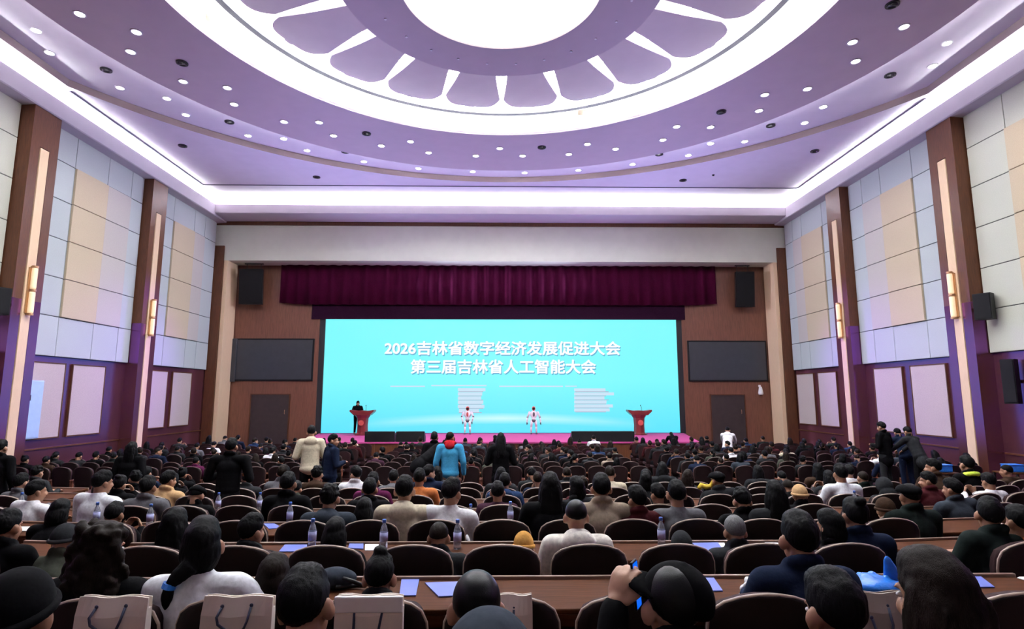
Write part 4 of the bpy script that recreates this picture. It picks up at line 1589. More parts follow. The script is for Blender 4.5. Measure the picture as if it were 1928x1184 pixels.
def person(pose, label, loc, rz=0.0, head_top=None, hair='short', hair_m='hair_black', style='jacket', top='black', legs='black', skin='skin',
           hat=None, hat_c='black', voxel=.0105, args=None, near=False, group=None, scale=None, hat_rot=None):
    P = pose_get(pose, style, voxel, args)
    tp = P['top'] + .012
    s = scale if scale else (head_top / tp if head_top else 1.0)
    s = max(.82, min(1.14, s))
    t = thing('person', label, 'person', loc, rz, group, s)
    for n, me, m in (('body', P['body'], skin), (GARMENT[style], P['tops'][style], cloth(top)), ('trousers', P['legs'], cloth(legs))):
        giveslot(me)
        inst(n, me, t, m)
    HM = P['J']['HM']
    if hair:
        me = hair_mesh(hair); giveslot(me)
        inst('hair', me, t, hair_m, HM)
    if hat:
        first = None
        HH = HM @ hat_rot.to_matrix().to_4x4() if hat_rot else HM
        for n, me in hat_parts(hat):
            giveslot(me)
            if first is None:
                nm = {'beanie': 'beanie', 'cap': 'baseball_cap', 'flat_cap': 'flat_cap', 'hood': 'hood'}[hat]
                first = inst(nm, me, t, cloth(hat_c), HH)
            else:
                inst(n, me, first, cloth(hat_c))
    if near or P['J']['P'].z > .8:
        if P['shoes'] is None:
            P['shoes'] = [shoe_mesh(P['J'], q, .012) for q in (-1, 1)]
        for me in P['shoes']:
            giveslot(me)
            inst('shoe', me, t, 'black_plastic')
        for q in (-1, 1):
            inst('eye', EYE, t, None, HM @ Matrix.Translation((q * .031, .079, -.002)))
    return t


OCC = []       # occupied places (row key, x)


def row_depth(k, px):
    """depth and x of someone in rear row k seen at image column px"""
    y = RP * k
    for _ in range(6):
        x = (px - 946) / FPX * (y + .26) * .9985 + .0
        u = max(0, abs(x) - gap(k) - hgap(k))
        y = RP * k + u * math.tan(TH)
    return x, y, (math.copysign(TH, x) if u > 0 else 0.0)


def sit(k, px, py, pose, label, dy=0.0, **kw):
    x, y, rz = row_depth(k, px)
    y += dy
    J = joints(**(kw.get('args') or POSE_ARGS[pose]))
    hy = J['H'].y
    x = at_y(px, py, y + hy).x
    # keep the head in the picture column even when the figure leans sideways
    x -= J['H'].x
    zt = at_y(px, py, y + hy).z
    z = zrow(k)
    OCC.append((k, x))
    o = person(pose, label, (x, y, z), rz, zt - z, **kw)
    return o


# ---- nearest row
FINE = .0075
sit(1, 45, 1072, 'row1_a', 'person in black beanie at the bottom left corner of the photo', hair='crop', hat='beanie', hat_c='black', top='black', style='coat', voxel=FINE, near=True, dy=.12,
    args=dict(fwd=.30, turn=.1))
sit(1, 582, 1064, 'row1_b', 'man with short black hair and bare nape between two paper bags, bottom left of centre', hair='short', top='charcoal', style='sweater', voxel=FINE, near=True, dy=.25,
    args=dict(fwd=.42, turn=-.10, nod=-.05, tilt=-.12))
sit(1, 898, 1066, 'row1_c', 'man with close-cropped black hair and large ears near the bottom centre', hair='crop', hair_m='hair_fuzz', top='black', style='sweater', voxel=FINE, near=True, dy=.22,
    args=dict(fwd=.40, turn=.05))
# bent-forward man nearest to the lens, only the crown of his cap shows
J_ = joints(fwd=.30)
pz = at_y(921, 1153, 1.10)
person('row0', 'person in dark grey cap whose crown alone shows at the bottom edge', (pz.x, 1.10 - J_['H'].y, zrow(0)), 0, pz.z - zrow(0), hair='crop', hat='beanie', hat_c='slate', top='black', voxel=FINE, near=True, args=dict(fwd=.30))
# man in the baseball cap filming with his raised left hand
hp = at_y(1158, 1140, 1.86)
base = Vector((at_y(1257, 1060, 1.86).x, 1.44, zrow(1)))
zt = at_y(1257, 1050, 1.84).z
wl = hp - base
ARGS_CAP = dict(turn=.15, nod=-.16, tilt=-.05, fwd=.30, arms={-1: (wl + V(-.05, -.10, -.255), wl, V(.35, .12, 1), V(-.62, -.75, .25), 1.35), 1: 'desk'})
J_ = joints(**ARGS_CAP)
x0 = base.x
cm = person('cap_man', 'man in black baseball cap raising a phone in his left hand', base, 0, None, hair='crop', hair_m='hair_fuzz', hat='cap', hat_c='black', top='black', style='jacket', skin='skin_light', voxel=.006, args=ARGS_CAP, near=True, scale=1.0, hat_rot=Euler((.24, .06, .80)))
OCC.append((1, x0))
t = thing('smartphone', 'dark smartphone with lit blue screen held up by the man in the cap', 'phone', at_y(1197, 1100, 1.90), 0.0)
t.rotation_euler = (-.1, .06, 1.15)
bm = B(); box(bm, -.035, .035, -.004, .004, -.070, .070, .003); obj('case', bm, 'black_plastic', t)
bm = B(); box(bm, -.031, .031, -.0052, -.0042, -.064, .064); obj('display', bm, 'phone_blue', t)
sit(1, 1560, 1070, 'row1_e', 'man with thick short black hair in black jacket at the bottom right', hair='short', top='black', style='jacket', voxel=FINE, near=True, dy=.16, args=dict(turn=.18, fwd=.36))
sit(1, 1755, 1036, 'row1_f', 'woman with long dark hair over a burgundy hood at the bottom right', hair='long', hair_m='hair_brown', top='burgundy', style='hoodie', voxel=FINE, near=True, dy=.05, args=dict(turn=.2, fwd=.16))

# ---- second row (the one with the paper bags on its seats)
sit(2, 200, 984, 'row2_a', 'woman with long curly dark hair in black coat behind the first paper bag', hair='curly', hair_m='hair_brown', top='black', style='coat', voxel=FINE, near=True, args=dict(turn=-.2))
AW = dict(side=-.03, turn=.25, arms={-1: 'desk', 1: (V(.36, .30, .80), V(.30, .55, .82), V(-.2, 1, 0), V(0, 0, 1), .5)})
w_ = sit(2, 385, 974, 'row2_b', 'woman with tied dark hair in white sweater at lower left', hair='sidetail', top='pale grey', style='sweater', voxel=FINE, near=True, args=AW)
bm = B(); lathe(bm, [(.020, -.012), (.030, -.012), (.030, .012), (.020, .012)], 0, 0, 16, closed=True)
o = obj('hair_tie', bm, 'bag_blue', w_); o.matrix_local = joints(**AW)['HM'] @ Matrix.Translation((-.105, -.10, -.14)) @ Matrix.Rotation(.3, 4, 'Y')
sit(2, 525, 1038, 'row2_c', 'person with dark brown bobbed hair bending low left of the short-haired man', hair='bob', hair_m='hair_brown', top='charcoal', style='jacket', voxel=FINE, near=True, args=dict(fwd=.35, nod=.15))
sit(2, 720, 1037, 'row2_d', 'man with short black hair and small topknot above the folded white bag', hair='topknot', top='charcoal', style='jacket', voxel=FINE, near=True, args=dict(fwd=.35, nod=.1))
sit(2, 1502, 963, 'row2_e', 'man with black hair in navy coat beside the blue plastic bag', hair='short', top='navy', style='coat', voxel=FINE, near=True, args=dict(fwd=.06))

# ---- third row
sit(3, 15, 958, 'desk', 'person with black hair cut off by the left edge of the photo', hair='short', top='black')
sit(3, 135, 984, 'lean', 'person in dark knit hat and grey-green sleeve left of the curly-haired woman', hair='crop', hat='beanie', hat_c='charcoal', top='olive')
sit(3, 335, 956, 'desk', 'woman with long black hair partly behind the white-sweater woman', hair='long', top='black')
sit(3, 480, 966, 'right', 'man with short hair in dark grey jacket bending to a blue folder', hair='short', top='charcoal')
sit(3, 635, 972, 'lean', 'woman with black bobbed hair between two water bottles left of centre', hair='bob', top='black')
sit(3, 828, 978, 'lean', 'man with cropped hair and both ears showing beside a bottle, centre left', hair='crop', hair_m='hair_brown', top='charcoal')
sit(3, 985, 1003, 'low', 'person in mustard tan knit hat leaning low near the centre', hair='crop', hat='beanie', hat_c='mustard', top='beige')
sit(3, 1084, 938, 'hooded', 'man with dark cropped hair in white hooded sweatshirt at the centre', hair='crop', hair_m='hair_fuzz', top='ivory', style='hoodie', args=dict(fwd=.16, nod=.2))
sit(3, 1276, 1000, 'low', 'person in small dark grey hat leaning low right of the hooded sweatshirt man', hair='crop', hat='beanie', hat_c='charcoal', top='black')
sit(3, 1378, 968, 'lean', 'grey-haired person with bowed head in front of a cream paper', hair='thin', hair_m='hair_grey', top='charcoal')
sit(3, 1556, 958, 'left', 'woman with black bobbed hair just behind the navy coat man', hair='bob', top='black')
sit(3, 1606, 937, 'desk', 'man with dark hair in dark blue coat right of the navy coat man', hair='bun', top='navy', style='coat')
sit(3, 1868, 936, 'right', 'man with short black hair in black coat near the right edge', hair='short', top='dark green', style='coat')
sit(3, 1918, 950, 'desk', 'person with dark hair and orange collar at the right edge', hair='short', top='orange', style='sweater')

# ---- fourth row
R4 = [(120, 938, 'lean', 'bob', 'black', 'jacket', 'person with dark straight hair bowed beside a desk end, far left', None),
      (222, 944, 'phone', 'short', 'black', 'jacket', 'man with short black hair holding hands up to his ear, left', None),
      (622, 912, 'desk', 'messy', 'slate', 'hoodie', 'man with messy dark hair in blue-grey hooded jacket left of centre', None),
      (688, 936, 'lean', 'bob', 'brown', 'sweater', 'woman with long brown hair right of the blue-grey hooded jacket', None),
      (762, 896, 'desk', 'short', 'cream', 'hoodie', 'person in cream hooded jacket with dark hair left of centre', None),
      (850, 900, 'right', 'short', 'white', 'sweater', 'person with dark hair and white collar right of the cream jacket', None),
      (1036, 890, 'desk', 'long', 'black', 'coat', 'woman with very long black hair near the centre', None),
      (1132, 892, 'desk', 'short', 'beige', 'coat', 'man with black hair in grey-beige coat right of centre', None),
      (1198, 914, 'left', 'short', 'maroon', 'jacket', 'man with short hair in maroon jacket right of centre', None),
      (1273, 904, 'desk', 'short', 'grey', 'sweater', 'man with black hair in plain grey sweater right of centre', None),
      (1395, 918, 'lean', 'messy', 'black', 'jacket', 'person with messy dark hair right of the grey sweater man', None),
      (1458, 905, 'desk', 'long', 'charcoal', 'coat', 'woman with dark hair falling over a charcoal coat, right of centre', None),
      (1660, 936, 'lean', 'crop', 'beige', 'jacket', 'person in brown-grey knit hat at right', ('beanie', 'brown')),
      (1710, 908, 'desk', 'crop', 'dark green', 'jacket', 'man in black flat cap and dark green jacket at right', ('flat_cap', 'black'))]
for px, py, ps, hr, col, st, lb, hat in R4:
    kw = dict(hat=hat[0], hat_c=hat[1]) if hat else {}
    sit(4, px, py, ps, lb, hair=hr, top=col, style=st, **kw)

# ---- fifth and sixth rows
R5 = [(5, 68, 903, 'right', 'short', 'white', 'sweater', 'man with short hair and white collar by a desk at the far left', None),
      (5, 193, 886, 'right', 'short', 'pale grey', 'sweater', 'man with black hair in pale blue-white shirt at left', None),
      (5, 280, 896, 'desk', 'short', 'grey', 'coat', 'man with dark hair in grey coat at left', None),
      (5, 373, 912, 'low', 'crop', 'black', 'jacket', 'person in dark cap bending low right of the tan jacket', ('flat_cap', 'black')),
      (5, 543, 889, 'desk', 'short', 'black', 'jacket', 'man with black hair left of the blue-grey hooded jacket', None),
      (5, 937, 906, 'desk', 'short', 'plum', 'sweater', 'man with short hair in dull plum sweater at centre', None),
      (5, 697, 900, 'desk', 'short', 'black', 'jacket', 'person with black hair behind the brown-haired woman', None),
      (5, 1236, 910, 'left', 'short', 'brown', 'sweater', 'person with short hair between the maroon jacket and grey sweater', None),
      (5, 1502, 912, 'lean', 'crop', 'black', 'jacket', 'person in beige knit hat at right', ('beanie', 'tan')),
      (5, 1790, 900, 'left', 'short', 'slate', 'jacket', 'man with short dark hair glancing sideways at right', None),
      (5, 1085, 897, 'left', 'bob', 'charcoal', 'jacket', 'woman with dark bobbed hair by a white paper right of centre', None),
      (6, 318, 886, 'right', 'short', 'tan', 'jacket', 'person with dark hair in tan jacket leaning sideways at left', None),
      (6, 790, 882, 'desk', 'short', 'orange', 'sweater', 'person with dark hair in orange-brown top near the blue jacket man', None),
      (6, 1215, 888, 'desk', 'bob', 'charcoal', 'jacket', 'woman with dark hair in the sixth row right of centre', None),
      (6, 1350, 886, 'left', 'crop', 'charcoal', 'jacket', 'man in black cap with yellow scarf right of centre', ('flat_cap', 'black')),
      (6, 1582, 874, 'desk', 'short', 'pale grey', 'sweater', 'man with dark hair in pale grey sweater at right', None),
      (6, 1660, 900, 'low', 'hood', 'charcoal', 'jacket', 'person bent over in dark grey jacket right of the pale grey sweater', None),
      (6, 1745, 888, 'look_left', 'short', 'maroon', 'jacket', 'person with black hair turned left at the right side', None),
      (6, 1862, 890, 'phone', 'short', 'white', 'sweater', 'person in white sleeves raising hands at the right edge', None),
      (7, 1757, 864, 'look_left', 'short', 'brown', 'jacket', 'person with dark hair beside a blue box on the right', None),
      (7, 1825, 858, 'desk', 'short', 'black', 'jacket', 'person with black hair and lime yellow collar at right', None)]
for k, px, py, ps, hr, col, st, lb, hat in R5:
    kw = dict(hat=hat[0], hat_c=hat[1]) if hat else {}
    sit(k, px, py, ps, lb, hair=None if hr == 'hood' else hr, top=col, style=st, **(dict(hat='hood', hat_c='charcoal') if hr == 'hood' else kw))

p_ = [o for o in bpy.data.objects if 'lime yellow collar' in str(o.get('label', ''))][0]
J = joints()
bm = B()
for i in range(16):
    an = 2 * PI * i / 16
    ell(bm, J['N'] + V(.098 * math.cos(an), .085 * math.sin(an) - .005, -.005 - .03 * math.sin(an)), (.042, .040, .036), None, 2)
q = fused(bm, .011, 4); giveslot(q); inst('collar', q, p_, cloth('lime'))['label'] = 'lime yellow collar'
# ---- everyone else in the raked rows
TOPS = ['black'] * 8 + ['charcoal'] * 5 + ['navy'] * 4 + ['brown', 'maroon', 'olive', 'grey', 'slate', 'dark green', 'white', 'cream', 'beige', 'plum', 'burgundy', 'dark blue', 'pale grey']
HAIRS = ['short'] * 9 + ['crop'] * 2 + ['bob'] * 3 + ['long'] * 3 + ['ponytail', 'bun', 'messy', 'messy', 'thin']
HAIRN = {'short': 'short black hair', 'crop': 'cropped hair', 'bob': 'bobbed hair', 'long': 'long dark hair', 'ponytail': 'tied-back hair', 'bun': 'hair in a bun', 'messy': 'tousled hair', 'thin': 'thinning hair'}
PZ = ['desk'] * 5 + ['lean', 'lean', 'low', 'phone', 'left', 'right', 'chin', 'look_left', 'look_right']
rnd = random.Random(5)
VF = .014


def crowd(x, y, z, rz, where, grp):
    hr = rnd.choice(HAIRS); col = rnd.choice(TOPS); st = rnd.choice(['jacket', 'jacket', 'sweater', 'hoodie', 'coat'])
    st = 'jacket' if st == 'coat' else st
    lb = 'person, %s, %s %s, %s' % (HAIRN[hr], col, st, where)
    person(rnd.choice(PZ), lb, (x, y, z), rz, None, hair=hr, hair_m=rnd.choice(['hair_black', 'hair_black', 'hair_brown']), style=st, top=col,
           skin=rnd.choice(['skin', 'skin_light']), voxel=VF, group=grp, scale=rnd.uniform(.93, 1.03))


NPEOPLE = 62
for k in range(5, 9):
    for i, r in enumerate(by[k]):
        if any(kk == k and abs(xx - r[1]) < .50 for kk, xx in OCC):
            continue
        if rnd.random() < (.34, .42, .50, .46)[k - 5]:
            crowd(r[1] + rnd.uniform(-.04, .04), r[2], r[3], r[4], '%s row from camera, %s from left' % (ordinal(k), ordinal(i + 1)), 'audience in the raked rows')
            NPEOPLE += 1
nF = {}
for f, x, y in FRONT:
    nF[f] = nF.get(f, 0) + 1
    if NPEOPLE >= 286:
        break
    pr = .54 if f < 6 else .50
    if rnd.random() < pr:
        crowd(x, y, 0, 0, '%s row past aisle, %s from left' % (ordinal(f + 1), ordinal(nF[f])), 'audience in the flat front rows')
        NPEOPLE += 1


# ---- people on their feet
def stand(px, py, y, z, pose, label, s_from_top=True, rz=0.0, args=None, **kw):
    J = joints(**(args or POSE_ARGS[pose]))
    x = at_y(px, py, y + J['H'].y).x - J['H'].x
    zt = at_y(px, py, y + J['H'].y).z
    return person(pose, label, (x, y, z), rz, zt - z, args=args, **kw)


def zaisle(y):
    if y < 13.4:
        return zrow(8)
    return max(0, zrow(8) * (15.4 - y) / 2.0)


a = dict(near=False, voxel=.0105)
stand(848, 812, 12.35, zaisle(12.35), 'stand_walk', 'man in sky blue jacket with red hood standing in the centre aisle', hair='crop', hair_m='hair_brown', style='jacket', top='sky blue', legs='beige',
      args=dict(standing=True, arms='down', fwd=.03, turn=-.5, wide=1.06), **a)
p_ = bpy.data.objects[[o.name for o in bpy.data.objects if o.get('label', '').startswith('man in sky blue')][0]]
bm = B()
J = joints(standing=True, arms='down', fwd=.03, turn=-.5, wide=1.06)
for i in range(16):
    an = 2 * PI * i / 16
    ell(bm, J['N'] + V(.095 * math.cos(an), .085 * math.sin(an), .03 - .03 * math.sin(an)), (.04, .04, .045), None, 2)
ell(bm, J['N'] + V(0, -.09, .0), (.10, .05, .08))
q = fused(bm, .011, 4); giveslot(q); inst('red_hood', q, p_, cloth('red'))
stand(588, 801, 12.7, zaisle(12.7), 'stand_front', 'man in cream jacket and black trousers standing left of the screen', hair='short', style='hoodie', top='cream', legs='black', rz=.3, **a)
stand(625, 817, 12.1, zaisle(12.1), 'stand_talk', 'man in navy suit with white shirt collar standing beside the cream jacket man', hair='short', style='jacket', top='navy', legs='navy', rz=-.9, **a)
stand(437, 825, 8.75, zrow(6), 'stand_broad', 'broad man in black coat standing with his back turned, left', hair='short', style='coat', top='black', legs='black', args=dict(standing=True, arms='front', fwd=.04, wide=1.22), **a)
stand(250, 832, 10.2, zrow(7), 'stand', 'slim person in black standing among the left rows', hair='long', style='coat', top='black', legs='black', **a)
stand(943, 815, 12.2, zaisle(12.2), 'stand_front', 'woman with long dark hair in black coat standing right of the blue jacket man', hair='long', style='coat', top='black', legs='black', **a)
stand(806, 806, 13.6, zaisle(13.6), 'stoop', 'man in black bending forward in front of the stage monitors', hair='short', style='coat', top='black', legs='black', rz=-1.1, **a)
stand(818, 806, 15.6, 0, 'stand', 'man in black standing behind the bending man', hair='short', style='jacket', top='black', legs='black', **a)
stand(1660, 794, 14.3, .55, 'stand_front', 'person in black coat standing left of two others by the right wall', hair='short', style='coat', top='black', legs='charcoal', rz=.5, **a)
stand(1688, 806, 14.7, .55, 'half_stoop', 'man in dark blue jacket stooping between two others by the right wall', hair='short', style='jacket', top='navy', legs='navy', **a)
stand(1713, 803, 14.0, .55, 'half_stoop', 'broad man in charcoal coat stooping at the right wall', hair='short', style='coat', top='charcoal', legs='black', rz=.3, **a)
stand(4, 828, 9.2, zrow(6), 'stand', 'person in black cut off at the left edge of the photo', hair='short', style='jacket', top='black', legs='black', **a)
stand(1363, 803, 22.3, 0, 'half_stoop', 'person in white jacket bending over in front of the right doorway', hair='short', style='hoodie', top='white', legs='black', rz=-.5, **a)
# on the stage
q = at_y(674, 756, 30.7)
person('stand_front', 'speaker in black suit standing behind the left podium', (q.x - .02, 30.75, .92), PI + .5, 1.72, hair='short', style='jacket', top='black', legs='black', **a)
q = at_y(1266, 806, 25.0)
person('stoop', 'person crouching at the right end of the stage front', (q.x, 24.7, 0), 0, 1.45, hair='short', style='jacket', top='black', legs='black', scale=.95, **a)


# ================================================================== THINGS ON THE SEATS AND DESKS
def paper_bag(px, k, w_, label, m='paper_tan', drop=.36, folded=False, handle='down', dy=0.0):
    y = RP * k
    c = at_y(px, 1120, y - .03)
    t = thing('paper_bag', label, 'paper bag', (c.x, y, zrow(k) + 1.010 + dy), 0, 'paper bags hung on the seat backs')
    h = w_ / 2
    bm = B()
    # pleated sack hanging behind the backrest, its mouth folded over the top rim
    n = 10
    prof = [(-.052, -drop), (-.058, -drop * .5), (-.050, -.06), (-.036, .012), (-.030, .012), (-.036, -.03), (-.012, -.03), (-.010, .010), (-.005, .010), (-.006, -drop)]
    ring = []
    for i in range(n + 1):
        u = -1 + 2 * i / n
        ring.append([bm.verts.new((u * h * (1 - .03 * (z > 0)), y_ - .012 * (1 - u * u) * (z < -.03) * (y_ < -.03), z + .004 * math.sin(5 * u + w_ * 40))) for y_, z in prof])
    for a_, b_ in zip(ring, ring[1:]):
        for j in range(len(prof)):
            q_ = (j + 1) % len(prof)
            bm.faces.new((a_[j], b_[j], b_[q_], a_[q_]))
    bm.faces.new(ring[0]); bm.faces.new(ring[-1][::-1])
    bmesh.ops.recalc_face_normals(bm, faces=bm.faces[:])
    bmesh.ops.triangulate(bm, faces=[f for f in bm.faces if len(f.verts) > 4])
    obj('sack', bm, m, t)
    if folded:
        bm = B(); box(bm, -h * 1.01, h * 1.01, -.062, -.046, -.050, .016, .006); obj('folded_flap', bm, 'paper_white', t)
    bm = B()
    e = .245 * w_ * 2 * .42
    if handle == 'down':
        pts = [(-e, -.066, -.06), (-e * 1.15, -.080, -.10), (-e * 1.02, -.082, -.135), (-e * .45, -.080, -.168), (e * .1, -.080, -.176), (e * .7, -.080, -.162), (e * .92, -.080, -.12), (e, -.066, -.055)]
    elif handle == 'vee':
        pts = [(-e, -.08, -.06), (-e * .92, -.088, -.16), (-e * .7, -.088, -.25), (-e * .2, -.086, -.31), (e * .2, -.086, -.29), (e * .6, -.088, -.2), (e, -.08, -.06)]
    else:
        pts = [(e * .5, -.075, -.06), (e * .45, -.085, -.12), (e * .2, -.085, -.2), (-e * .4, -.083, -.22), (-e, -.075, -.10)]
    pts = [(x_, (-.054 if abs(z_ + .06) < .012 else y_ + .004), z_ * (.76 if handle == "down" else 1.0) + .018) for x_, y_, z_ in pts]
    tube(bm, pts, .0056, 6)
    obj('cord_handle', bm, 'cord_navy', t, True)
    for xx in (pts[0], pts[-1]):
        bm = B(); ell(bm, (xx[0], xx[1] + .004, xx[2] + .005), (.008, .004, .008), None, 2); obj('eyelet', bm, 'cord_navy', t, True)


paper_bag(217, 2, .295, 'off-white paper bag with navy cord handle on the leftmost seat of the bag row')
paper_bag(451, 2, .295, 'off-white paper bag behind the white-sweater woman on her seat back')
paper_bag(697, 2, .285, 'off-white paper bag with folded white top below the man with the topknot', folded=True, handle='vee')
paper_bag(958, 2, .20, 'paper bag half hidden behind the close-cropped man at bottom centre', m='paper_tan', handle='side')
paper_bag(1652, 2, .27, 'grey-brown paper bag below the blue plastic bag', m='paper_grey', handle='side')


def zdesk(k):
    return zrow(k) + .746


bm = B(); lathe(bm, [(0, 0), (.030, 0), (.032, .01), (.032, .07), (.029, .085), (.032, .10), (.032, .135), (.022, .175), (.013, .19), (.013, .205), (0, .205)], 0, 0, 16)
x_ = obj('b1', bm, 'bottle_clear', None, True); BOT = x_.data; bpy.data.objects.remove(x_)
bm = B(); lathe(bm, [(0, .203), (.016, .203), (.016, .226), (.013, .23), (0, .23)], 0, 0, 16)
x_ = obj('b2', bm, 'bottle_cap', None, True); CAPM = x_.data; bpy.data.objects.remove(x_)
bm = B(); lathe(bm, [(.0328, .06), (.0332, .06), (.0332, .13), (.0328, .13)], 0, 0, 16, closed=True)
x_ = obj('b3', bm, 'bottle_label', None, True); LAB = x_.data; bpy.data.objects.remove(x_)


def bottle(px, py, k, label):
    p = at_z(px, py, zdesk(k))
    y0, y1 = RP * k + .64, RP * k + 1.06
    if abs(p.x) > gap(k):
        pass
    else:
        yy = min(max(p.y, y0), y1)
        q = at_y(px, py, yy)
        p = Vector((q.x, yy, zdesk(k)))
    t = thing('water_bottle', label, 'bottle', (p.x, p.y, zdesk(k)), 0, 'water bottles on the desks')
    inst('bottle_body', BOT, t); inst('cap', CAPM, t); inst('paper_label', LAB, t)


for px, py, k, lb in ((587, 1031, 3, 'water bottle left of the black bobbed woman, centre left'), (722, 1033, 3, 'water bottle beside white papers, centre left'),
                      (861, 1033, 3, 'water bottle right of the cropped man showing both ears'), (1246, 1028, 3, 'pale water bottle left of the small dark grey hat'),
                      (545, 985, 4, 'water bottle behind the man bending to a blue folder'), (886, 992, 4, 'tall water bottle with blue label left of the centre'),
                      (961, 985, 4, 'water bottle near the centre behind the mustard hat'), (180, 988, 4, 'water bottle on the desk left of the hands-up man'),
                      (281, 992, 4, 'water bottle right of the hands-up man at left'), (410, 962, 5, 'water bottle standing at the aisle end left of centre'),
                      (489, 945, 5, 'water bottle left of the blue-grey hooded jacket'), (38, 962, 5, 'water bottle on the far left desk'),
                      (1610, 945, 5, 'water bottle near the pale grey sweater man at right'), (1745, 938, 5, 'water bottle beside the sideways-glancing man at right'),
                      (683, 930, 5, 'small water bottle behind the brown-haired woman'), (1128, 945, 5, 'small water bottle right of centre behind the seats')):
    bottle(px, py, k, lb)


def sheet(name, cat, label, k, quad, m, th=.004, grp=None):
    pts = [at_z(px, py, zdesk(k) + .002) for px, py in quad]
    y0, y1 = RP * k + .61, RP * k + 1.09
    c = sum(pts, Vector()) / 4
    bm = B()
    prism(bm, [(p.x - c.x, min(max(p.y, y0), y1) - c.y) for p in pts], 'z', 0, th)
    o = obj(name, bm, m, None, False, (c.x, c.y, zdesk(k) + .001))
    tag(o, label, cat, grp)
    return o


G = 'papers and folders on the desks'
sheet('folder', 'folder', 'blue folder right of the man with the topknot', 2, [(752, 1122), (783, 1122), (790, 1090), (757, 1090)], 'folder_blue', .006, G)
sheet('folder', 'folder', 'blue folder lying askew left of the close-cropped man', 2, [(826, 1124), (862, 1122), (862, 1096), (800, 1098)], 'folder_blue', .006, G)
sheet('folder', 'folder', 'blue folder right of the man in the baseball cap', 2, [(1306, 1113), (1361, 1113), (1343, 1088), (1298, 1088)], 'folder_blue', .006, G)
sheet('folder', 'folder', 'blue folder right of the woman with the burgundy hood', 2, [(1815, 1106), (1873, 1106), (1825, 1078), (1806, 1077)], 'folder_blue', .006, G)
sheet('paper', 'paper', 'white paper at the right edge on the bag row desk', 2, [(1915, 1088), (1928, 1092), (1928, 1079), (1899, 1079)], 'paper_white', .003, G)
sheet('folder', 'folder', 'blue folder left of a water bottle, centre left', 3, [(525, 1039), (578, 1039), (578, 1026), (536, 1026)], 'folder_blue', .006, G)
sheet('paper', 'paper', 'white paper beside the second water bottle, centre left', 3, [(687, 1036), (716, 1036), (716, 1021), (690, 1022)], 'paper_white', .003, G)
sheet('folder', 'folder', 'pale blue booklet between the black bobbed woman and white paper', 3, [(655, 1033), (684, 1034), (686, 1023), (660, 1023)], 'folder_blue', .008, G)
sheet('folder', 'folder', 'blue folder left of the grey-haired person', 3, [(1310, 1037), (1362, 1037), (1352, 1022), (1298, 1023)], 'folder_blue', .006, G)
sheet('paper', 'paper', 'white paper tucked by the grey-haired person', 3, [(1340, 1030), (1366, 1030), (1364, 1022), (1340, 1022)], 'paper_white', .003, G)
sheet('paper', 'paper', 'cream paper right of the grey-haired person', 3, [(1440, 1032), (1470, 1032), (1470, 1022), (1412, 1006)], 'paper_white', .003, G)
sheet('folder', 'folder', 'pale blue folder behind the man bending to a folder', 4, [(506, 996), (532, 994), (528, 980), (508, 980)], 'folder_blue', .006, G)
sheet('folder', 'folder', 'pale folder on the desk beside the hands-up man', 4, [(30, 1000), (62, 1000), (66, 992), (36, 992)], 'paper_white', .006, G)
sheet('folder', 'folder', 'blue folder on the desk left of the black coat man at right', 4, [(1815, 962), (1842, 962), (1842, 954), (1822, 954)], 'folder_blue', .006, G)

# dark bag with a strap left of the man with the topknot
c = at_z(640, 1108, zdesk(2))
t = thing('shoulder_bag', 'small dark bag with looped strap on the desk behind the short-haired man', 'bag', (c.x, RP * 2 + .95, zdesk(2)))
bm = B(); ell(bm, (-.03, 0, .06), (.11, .07, .06)); ell(bm, (.0, .02, .05), (.09, .08, .05)); me = fused(bm, .008, 4); giveslot(me); inst('pouch', me, t, cloth('slate'))
bm = B(); tube(bm, [(.03, -.05, .07), (.09, -.07, .06), (.14, -.06, .035), (.15, -.02, .02), (.10, .0, .015), (.04, -.03, .02), (.0, -.08, .03)], .012, 8); obj('strap', bm, 'black_plastic', t, True)

# crumpled blue plastic bag
rb = random.Random(3)
c = at_z(1630, 1105, zdesk(2))
t = thing('plastic_bag', 'crumpled bright blue plastic bag on the desk, one corner standing up', 'plastic bag', (c.x, RP * 2 + .82, zdesk(2)))
bm = B()
ell(bm, (-.02, 0, .045), (.15, .12, .05))
for i in range(30):
    a_ = rb.uniform(0, 2 * PI); r_ = rb.uniform(.02, .13)
    ell(bm, (r_ * math.cos(a_) - .01, r_ * .8 * math.sin(a_), .05 + rb.uniform(-.01, .035)), (rb.uniform(.02, .06), rb.uniform(.01, .03), rb.uniform(.01, .03)), Euler((rb.uniform(-.6, .6), rb.uniform(-.6, .6), rb.uniform(0, 3))), 2)
me = fused(bm, .008, 2); giveslot(me); inst('crumpled_sheet', me, t, 'bag_blue')
bm = B()
tube(bm, [(.10, 0, .02), (.095, 0, .08), (.085, -.005, .14), (.072, -.01, .185), (.068, -.01, .20)], [.055, .050, .036, .020, .008], 10)
bmesh.ops.scale(bm, vec=(1, .45, 1), verts=bm.verts[:])
obj('upright_corner', bm, 'bag_blue', t, True)
# crumpled white tissue packet by the navy coat man
c = at_y(1416, 1068, RP * 2 + .62)
t = thing('tissue_bag', 'crumpled white paper bag left of the navy coat man', 'paper bag', (c.x, RP * 2 + .66, zdesk(2)))
bm = B()
for i in range(16):
    ell(bm, (rb.uniform(-.03, .03), rb.uniform(-.025, .025), rb.uniform(.02, .125)), (rb.uniform(.015, .035), rb.uniform(.012, .03), rb.uniform(.015, .03)), Euler((rb.uniform(-1, 1), rb.uniform(-1, 1), 0)), 2)
ell(bm, (0, 0, .05), (.035, .03, .05))
me = fused(bm, .006, 2); giveslot(me); inst('crumpled_paper', me, t, 'paper_white')
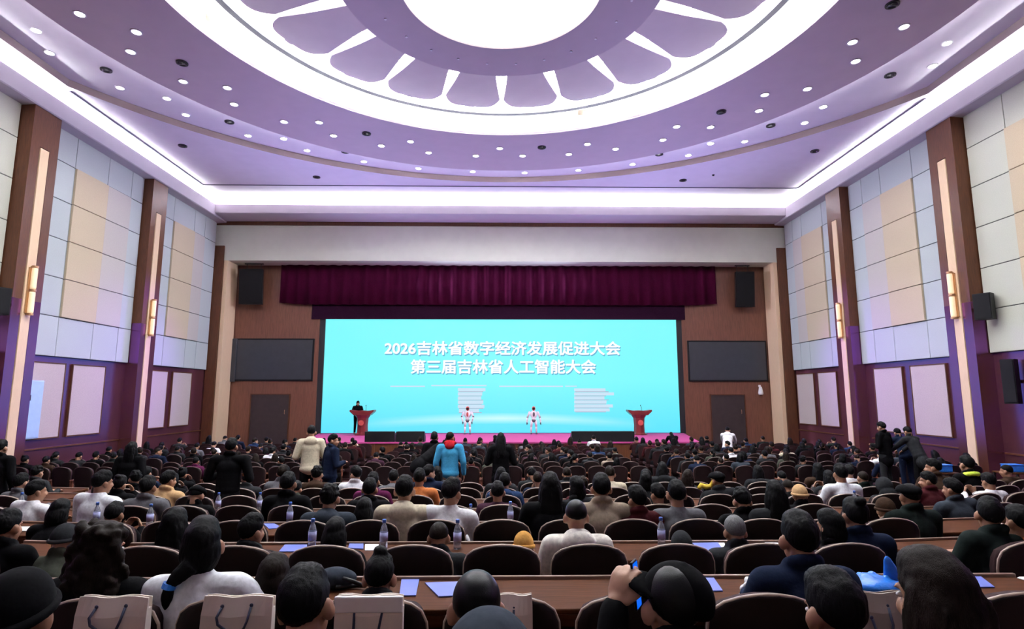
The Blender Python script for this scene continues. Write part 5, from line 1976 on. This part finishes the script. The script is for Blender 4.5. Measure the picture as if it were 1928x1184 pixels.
# blue boxes at the right
for px, py, lb in ((1771, 866, 'bright blue box behind the people at the right wall'), (1904, 862, 'bright blue folded bag at the right edge of the hall')):
    p = at_y(px, py, 13.3)
    bm = B(); box(bm, -.22, .22, -.15, .15, -.12, .09, .03)
    o = obj('storage_box', bm, 'bag_blue', None, False, p)
    o.location.z = zrow(8) + .90
    o.scale = (.8, .8, .7)
    bm = B(); box(bm, -.23, .23, -.16, .16, .09, .125, .02); obj('lid', bm, 'bag_blue', o)
    tag(o, lb, 'box', None)
for x_, y_, nm in [(o.location.x, o.location.y, 'left') for o in bpy.data.objects if o.name == 'storage_box'] + [(o.location.x, o.location.y, 'right') for o in bpy.data.objects if o.name == 'storage_box.001']:
    zf_ = zrow(8)
    t = thing('side_table', 'small dark side table under the %s blue box by the right wall' % nm, 'table', (x_, y_, zf_))
    bm = B(); box(bm, -.3, .3, -.22, .22, .785, .815, .006); obj('tabletop', bm, 'desk_wood', t)
    for sx in (-1, 1):
        for sy in (-1, 1):
            bm = B(); box(bm, sx * .27 - .02, sx * .27 + .02, sy * .19 - .02, sy * .19 + .02, 0, .785); obj('leg', bm, 'black_metal', t)
# yellow scarf
p = at_y(1330, 912, RP * 6 + .45)
bm = B()
tube(bm, [(-.16, 0, .0), (-.10, .03, .06), (0, .02, .03), (.10, 0, .05), (.14, -.01, .14), (.16, .0, .20)], [.05, .06, .055, .045, .03, .012], 10)
o = obj('scarf', bm, 'cloth_yellow', None, True, p)
o.scale = (.62, .62, .62)
m_ = [q_ for q_ in bpy.data.objects if 'yellow scarf right of centre' in str(q_.get('label', ''))][0]
bpy.context.view_layer.update()
J = joints(**POSE_ARGS['left'])
o.parent = m_
o.location = J['N'] + V(-.17, .02, .03)
o['label'] = 'bright yellow scarf'

seen = {}
for o in bpy.data.objects:
    if o.parent is None and o.get('label'):
        seen.setdefault(o['label'], []).append(o.name)
for lb, ns in seen.items():
    if len(ns) > 1:
        print('DUPLICATE LABEL', lb, ns)
print('people', NPEOPLE, 'row', f, 'seats', len(SEATPOS), len(FRONT))
